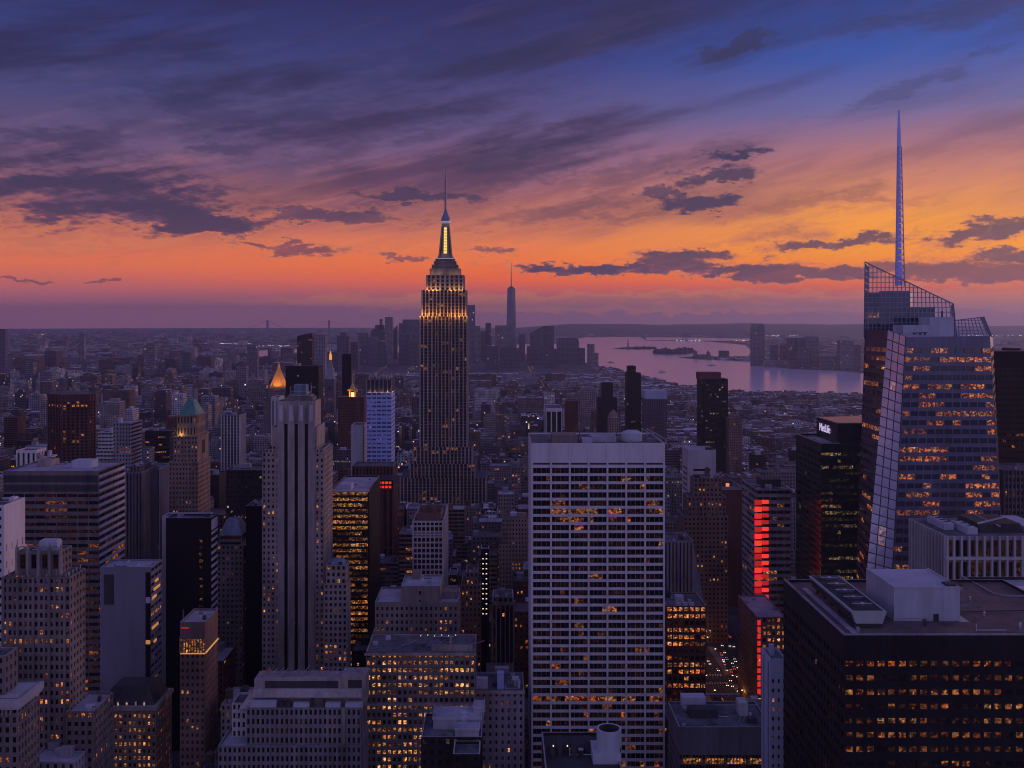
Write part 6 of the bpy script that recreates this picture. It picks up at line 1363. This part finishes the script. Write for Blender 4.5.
def lot_building(i):
    xa, xb, y0, y1, h = LOTS[i]
    r = random.Random(i*7+1)
    cname, wm = r.choice(KINDS)
    org = ((xa+xb)/2, (y0+y1)/2, 0); feats = []
    rt = bpy.data.objects.new('city_building', None); COL.objects.link(rt); rt.location = org
    gm = r.choice((G_O, G_A, G_A, G_W))
    lit = r.choice((.015, .03, .05, .08, .14)); sty = st(r.choice((2.7, 3.1, 3.6)), 3.7, r.choice((.4, .45, .55)), .5, (lit, 0, .08, .4, r.choice((.5, .8, 1.))), rec=.25, run=(0, 0, 1))
    if r.random() < .15: sty = dict(sty, bw=6, ww=.94, wh=.5)
    mb, wins, rf = MB(), [], MB()
    tiers = [(xa, xb, y0, y1, 0, h)]
    if h > 45 and xb-xa > 16 and r.random() < .5:
        k = r.uniform(.55, .8); tiers = [(xa, xb, y0, y1, 0, h*k), (xa+3, xb-3, y0+3, y1-2, h*k-1, h)]; feats.append('stepped')
    for (a, b, c, d, z0, z1) in tiers:
        facade(mb, wins, (a, c), (b, c), z0, z1, sty, r, 0, False)
        right = (b < 0)
        facade(mb, wins, (b, c), (b, d), z0, z1, sty if right and r.random() < .6 else None, r, 0, False); facade(mb, wins, (b, d), (a, d), z0, z1, None, r); facade(mb, wins, (a, d), (a, c), z0, z1, None if right or r.random() < .4 else sty, r, 0, False)
        e = .4; O = [(a, c), (b, c), (b, d), (a, d)]; I = [(a+e, c+e), (b-e, c+e), (b-e, d-e), (a+e, d-e)]
        for q in range(4):
            p = (q+1) % 4; mb.face([(*O[q], z1), (*O[p], z1), (*I[p], z1), (*I[q], z1)]); mb.face([(*I[p], z1-1), (*I[q], z1-1), (*I[q], z1), (*I[p], z1)])
        rf.face([(*q, z1-1) for q in I])
    mb.build('walls', wm, rt, org)
    rm, rn = r.choice(((ROOF, 'tarred'), (ROOF, 'tarred'), (ROOFL, 'pale gravel'), (ROOFR, 'brown')))
    rf.build('roof', rm, rt, org)
    if wins: place_windows(rt, wins, gm, 0)
    a, b, c, d, z0, z1 = tiers[-1]; z = z1-1
    hb = MB(); hn = 0
    w, dd = min(b-a-2, r.uniform(3.5, 8)), min(d-c-2, r.uniform(4, 8)); xx, yy = r.uniform(a+.8, b-w-.8), r.uniform(c+.8, d-dd-.8)
    if w > 2 and dd > 2: hb.box(xx, xx+w, yy, yy+dd, z, z+r.uniform(3, 5)); hb.build('stair_bulkhead', r.choice((wm, GREY, PALE)), rt, org)
    if r.random() < .3 and b-a > 8: water_tank(rt, r.uniform(a+3, b-3), r.uniform(c+3, d-3), z); feats.append('with a water tank')
    if r.random() < .45 and b-a > 12:
        w2 = r.uniform(3, 6); x2 = r.uniform(a+1, b-w2-1); q = MB(); q.box(x2, x2+w2, d-7.5, d-1.5, z, z+2.6); q.build('cooling_unit', r.choice((MECH, MECHD)), rt, org); feats.append('with a cooling unit')
    return rt, cname, rn, feats
LM_NAMES = [h for h in HERO if h[9] and h[8] not in ('white_slab_end',)]
labels = {}
def lot_label(i, cname, rn, feats):
    xa, xb, y0, y1, h = LOTS[i]; px = VX + F*(xa+xb)/2/y0; py = HY + F*(CZ-h)/y0
    best = min(LM_NAMES, key=lambda H: max(0, H[0]-px, px-H[1])*1.0 + abs(min(H[2], 600)-py)*.25 + max(0, H[7]-py)*.5)
    nm = best[8].replace('_', ' ')
    rel = 'left of' if px < best[0] else 'right of' if px > best[1] else ('behind' if y0 > best[3] else 'in front of')
    size = 'low' if h < 26 else 'mid-height' if h < 55 else 'tall'
    f = feats[0] if feats else ''
    s = f"{size} {'stepped ' if f == 'stepped' else ''}{cname} building{' ' + f if f.startswith('with') else ''}, {rn} roof, {rel} the {nm}"
    return s
built = []
for i in IND:
    xa, xb, y0, y1, h = LOTS[i]
    if y0 < 1700:
        rt, cname, rn, feats = lot_building(i)
    else:
        r = random.Random(i*3+5); q = MB(); org = ((xa+xb)/2, (y0+y1)/2, 0)
        q.box(xa, xb, y0, y1, 0, h); w = (xb-xa)*r.uniform(.2, .5); x2 = r.uniform(xa+.5, xb-w-.5); q.box(x2, x2+w, y0+(y1-y0)*.3, y0+(y1-y0)*.7, h, h+r.uniform(3, 6))
        rt = q.build('city_building', CITY, None, org); cname, rn, feats = 'hazy', 'flat', []
    rt['category'] = 'building'; rt['group'] = 'ordinary buildings of the city blocks'
    built.append((i, rt, lot_label(i, cname, rn, feats)))
byl = {}
for t in built: byl.setdefault(t[2], []).append(t)
ORD = ['nearest', 'second nearest', 'third nearest', 'fourth nearest', 'fifth nearest', 'sixth nearest', 'seventh nearest', 'eighth nearest', 'ninth nearest', 'tenth nearest'] + ['%dth nearest' % k for k in range(11, 90)]
for lab, ts in byl.items():
    ts.sort(key=lambda t: LOTS[t[0]][2])
    for k, t in enumerate(ts):
        s = lab if len(ts) == 1 else ORD[k] + ' ' + lab
        wds = s.split()
        if len(wds) > 16: s = s.replace(' with a water tank', ' with tank').replace(' with a cooling unit', ' with cooler').replace(', pale gravel roof', ', pale roof')
        t[1]['label'] = ' '.join(s.split()[:16]) if len(s.split()) <= 16 else s.replace(', tarred roof', '').replace(', brown roof', '').replace(', pale roof', '')
# the rest reads as one mass of blocks
mass = MB()
def massbox(x0, x1, y0, y1, h, bid):
    a = [(x0,y0,0),(x1,y0,0),(x1,y1,0),(x0,y1,0),(x0,y0,h),(x1,y0,h),(x1,y1,h),(x0,y1,h)]
    for q in ((0,1,5,4),(1,2,6,5),(2,3,7,6),(3,0,4,7),(4,5,6,7)): mass.face([a[i] for i in q], 0, bid)
for i, (xa, xb, y0, y1, h) in enumerate(LOTS):
    if i in indset: continue
    r = random.Random(i); bid = r.uniform(.001, .999)
    massbox(xa, xb, y0, y1, h, bid)
    w = (xb-xa)*r.uniform(.15, .4); x2 = r.uniform(xa+.5, xb-w-.5); dy = (y1-y0)
    a = y0+dy*r.uniform(.1, .5); hh = h+r.uniform(2.5, 6)
    q0 = [(x2,a,h),(x2+w,a,h),(x2+w,a+dy*.3,h),(x2,a+dy*.3,h)]; q1 = [(p[0], p[1], hh) for p in q0]
    for k in range(4): mass.face([q0[k], q0[(k+1)%4], q1[(k+1)%4], q1[k]], 0, bid)
    mass.face(q1, 0, r.uniform(.001, .999))
    if y0 < 3600:
        for k in range(3):
            w, d2 = r.uniform(2, 5), r.uniform(2, 5); x2 = r.uniform(xa+.3, max(xa+.4, xb-w-.3)); a = r.uniform(y0+.3, max(y0+.4, y1-d2-.3)); hh = h+r.uniform(1.2, 4.5)
            b2 = r.uniform(.001, .999); z0 = h-.3
            P = [(x2,a),(x2+w,a),(x2+w,a+d2),(x2,a+d2)]
            for j in range(4): mass.face([(*P[j], z0), (*P[(j+1)%4], z0), (*P[(j+1)%4], hh), (*P[j], hh)], 0, b2)
            mass.face([(*p, hh) for p in P], 0, b2)
# flat boroughs across the rivers
n = 0
while n < 5200:
    py = 331.5 + 26*rng.random()**1.7; px = rng.uniform(-60, 1090); x, y = GP(px, py)
    if y < 5200: continue
    if wet(x, y) or wet(x, y+180) or wet(x, y-150) or wet(x+100, y) or wet(x-100, y): 
        n += .2; continue
    if 350 < px < 600 and y < 7600: n += .2; continue
    n += 1
    w, d = rng.uniform(30, 110), rng.uniform(25, 80); h = rng.uniform(7, 16) + (rng.uniform(10, 45) if rng.random() < .06 else 0)
    massbox(x-w/2, x+w/2, y-d/2, y+d/2, h, rng.uniform(.001, .999))
o = mass.build('city_blocks', CITY); tag(o, 'dense low city blocks fading into the purple haze', 'city blocks', kind='stuff')

# ------------------------------------------------------------------ lights and traffic
def far_lights():
    cols = [plain('far warm lamp', (.3, .2, .1), .5, emit=(1, .55, .25), es=2.0), plain('far white lamp', (.3, .3, .3), .5, emit=(.85, .85, 1), es=1.8), plain('far red lamp', (.3, .1, .1), .5, emit=(1, .12, .08), es=2.2)]
    q = MB(); r = random.Random(9); n = 0
    while n < 300:
        py = 330.5 + 120*r.random()**2.2; px = r.uniform(0, 1024); x, y = GP(px, py)
        if y < 1500 or wet(x, y): continue
        n += 1; z = 10 if y > 5000 else r.choice((8, 12, 20, 30)); s = .26*y/1500*r.uniform(.5, 1.1)
        q.box(x-s, x+s, y-.3, y+.3, z, z+s*1.2, r.choice((0, 0, 0, 1, 1, 2)), bottom=True)
    for (a, b, py, m) in ((958, 1024, 336, 1), (975, 1022, 334, 0), (835, 845, 331.5, 1), (833, 842, 344, 0), (820, 828, 348, 0), (676, 700, 341, 1), (34, 44, 335, 0), (190, 212, 343, 2), (205, 252, 344.5, 1), (765, 800, 336.5, 1), (255, 290, 347, 1), (186, 198, 357, 2), (90, 96, 338, 0), (735, 752, 341.5, 0), (742, 752, 358.5, 2)):
        for k in range(max(3, int((b-a)*.8))):
            x, y = GP(r.uniform(a, b), py+r.uniform(-.4, .5)); s = .00028*y
            q.box(x-s*1.5, x+s*1.5, y-1, y+1, 9, 9+s, m, bottom=True)
    for ax in AVE:
        y = 1000.
        while y < 5200:
            px = VX + F*ax/y
            if -20 < px < 1044 and not wet(ax, y):
                for sx in (-9, 9):
                    if r.random() < .7: s = .22*y/1500*r.uniform(.6, 1.2); q.box(ax+sx-s, ax+sx+s, y-.3, y+.3, 8.5, 8.5+s, r.choice((0, 0, 0, 1, 2)), bottom=True)
            y += r.uniform(30, 55)
    o = q.build('street_lights', cols); tag(o, 'countless tiny lights of far streets', 'street lights', kind='stuff')
far_lights()
def traffic():
    r = random.Random(21)
    hl = plain('headlight', (.8, .8, .8), .3, emit=(1, .80, .58), es=3.); tl = plain('taillight', (.3, .02, .02), .4, emit=(1, .05, .02), es=3.2)
    paints = [plain('car paint ' + n, c, .3, .2) for n, c in (('black', (.02, .02, .025)), ('grey', (.2, .2, .22)), ('white', (.6, .6, .62)), ('yellow', (.6, .38, .04)))]
    gl = plain('car glass', (.02, .02, .025), .1); ty = plain('car tyre', (.02, .02, .02), .9)
    def car(paint):
        b = MB()
        b.prism([(-.9, -2.25), (.9, -2.25), (.9, 2.25), (-.9, 2.25)], .35, .85, top=[(-.86, -2.15), (.86, -2.15), (.86, 2.2), (-.86, 2.2)], bottom=True)
        b.prism([(-.82, -1.1), (.82, -1.1), (.82, 1.7), (-.82, 1.7)], .85, 1.42, 1, 0, top=[(-.66, -.5), (.66, -.5), (.66, 1.2), (-.66, 1.2)])
        for sx in (-.85, .85):
            for sy in (-1.4, 1.4):
                n = 10
                b.prism([(sx-.1, sy-.33), (sx+.1, sy-.33), (sx+.1, sy+.33), (sx-.1, sy+.33)], .0, .62, 2)
        me = b.build('car', [paint, gl, ty]); return me
    def lamp(m, y):
        out = []
        for sx in (-.62, .62):
            b = MB(); b.box(sx-.24, sx+.24, y-.08, y+.08, .55, .85, bottom=True); out.append(b.build('headlight' if m is hl else 'taillight', m))
        return out
    protos = []
    for p in paints:
        c = car(p); ls = lamp(hl, -2.27) + lamp(tl, 2.27)
        for l in ls: l.parent = c
        protos.append((c, ls))
    used = set()
    lane_y = {}
    for k in range(190):
        lane = r.choice((-6.6, -3.3, 0, 3.3, 6.6))
        y = r.uniform(575, 1240); key = lane
        if any(abs(y-q) < 6 and 0.5 < 1 for q in lane_y.get(key, [])): continue
        lane_y.setdefault(key, []).append(y)
        c, ls = protos[k % len(protos)]
        away = r.random() < .3
        if k < len(protos) and k not in used: o = c; used.add(k); kids = ls
        else:
            o = c.copy(); COL.objects.link(o); kids = []
            for l in ls: q = l.copy(); COL.objects.link(q); q.parent = o
        if k % 2 and y < 1005:
            yy = 690 + (y-575)*.5; o.location = (168 + (yy-690)*.107 + lane*.9, yy, .1); o.rotation_euler = (0, 0, (math.pi if away else 0) - .107)
        else: o.location = (AVE6+lane, y, .07); o.rotation_euler = (0, 0, math.pi if away else 0)
        o['label'] = 'car facing away with red lights in the avenue traffic' if away else 'car with headlights on in the avenue traffic'; o['category'] = 'car'; o['group'] = 'cars on the avenue'
    # street lamps along the avenue
    lm = plain('street lamp glow', (.6, .5, .3), .4, emit=(1, .55, .22), es=6.)
    p = MB(); p.bar((0, 0, 0), (0, 0, 8.6), .1, 0, 6); p.bar((0, 0, 8.6), (1.8, 0, 9.1), .07, 0, 6); p.cone(0, 0, .22, .16, 0, .8, 8)
    lp = p.build('street_lamp', METD); b = MB(); b.box(1.3, 2.2, -.22, .22, 8.95, 9.12, bottom=True); lh = b.build('lamp_head', lm); lh.parent = lp
    first = True
    for k in range(22):
        for s in (-1, 1):
            if first: o = lp; first = False
            else:
                o = lp.copy(); COL.objects.link(o); h = lh.copy(); COL.objects.link(h); h.parent = o
            o.location = (AVE6+s*11, 590+k*28, .14); o.rotation_euler = (0, 0, 0 if s < 0 else math.pi)
            if 3 <= k <= 11:
                pl = bpy.data.lights.new('street_light', 'POINT'); pl.energy = 650; pl.color = (1, .40, .13); pl.shadow_soft_size = .4
                lo = bpy.data.objects.new('street_light_bulb', pl); COL.objects.link(lo); lo.parent = o; lo.location = (1.75, 0, 8.6)
            o['label'] = 'orange street lamp along the kerb of the busy avenue'; o['category'] = 'street lamp'; o['group'] = 'street lamps along the avenue'
traffic()
def haze():
    q = MB(); q.box(-28000, 28000, -2500, 28000, -1.5, 580, bottom=True)
    m = bpy.data.materials.new('evening haze'); m.use_nodes = True; N = NT(m.node_tree); m.node_tree.nodes.clear()
    v = N.n('ShaderNodeVolumePrincipled'); v.inputs['Color'].default_value = (.57, .65, 1.0, 1); v.inputs['Anisotropy'].default_value = .5; v.inputs['Density'].default_value = 4.8e-5
    N.put(N.n('ShaderNodeOutputMaterial').inputs['Volume'], v.outputs[0])
    o = q.build('haze', m); o['kind'] = 'stuff'
haze()
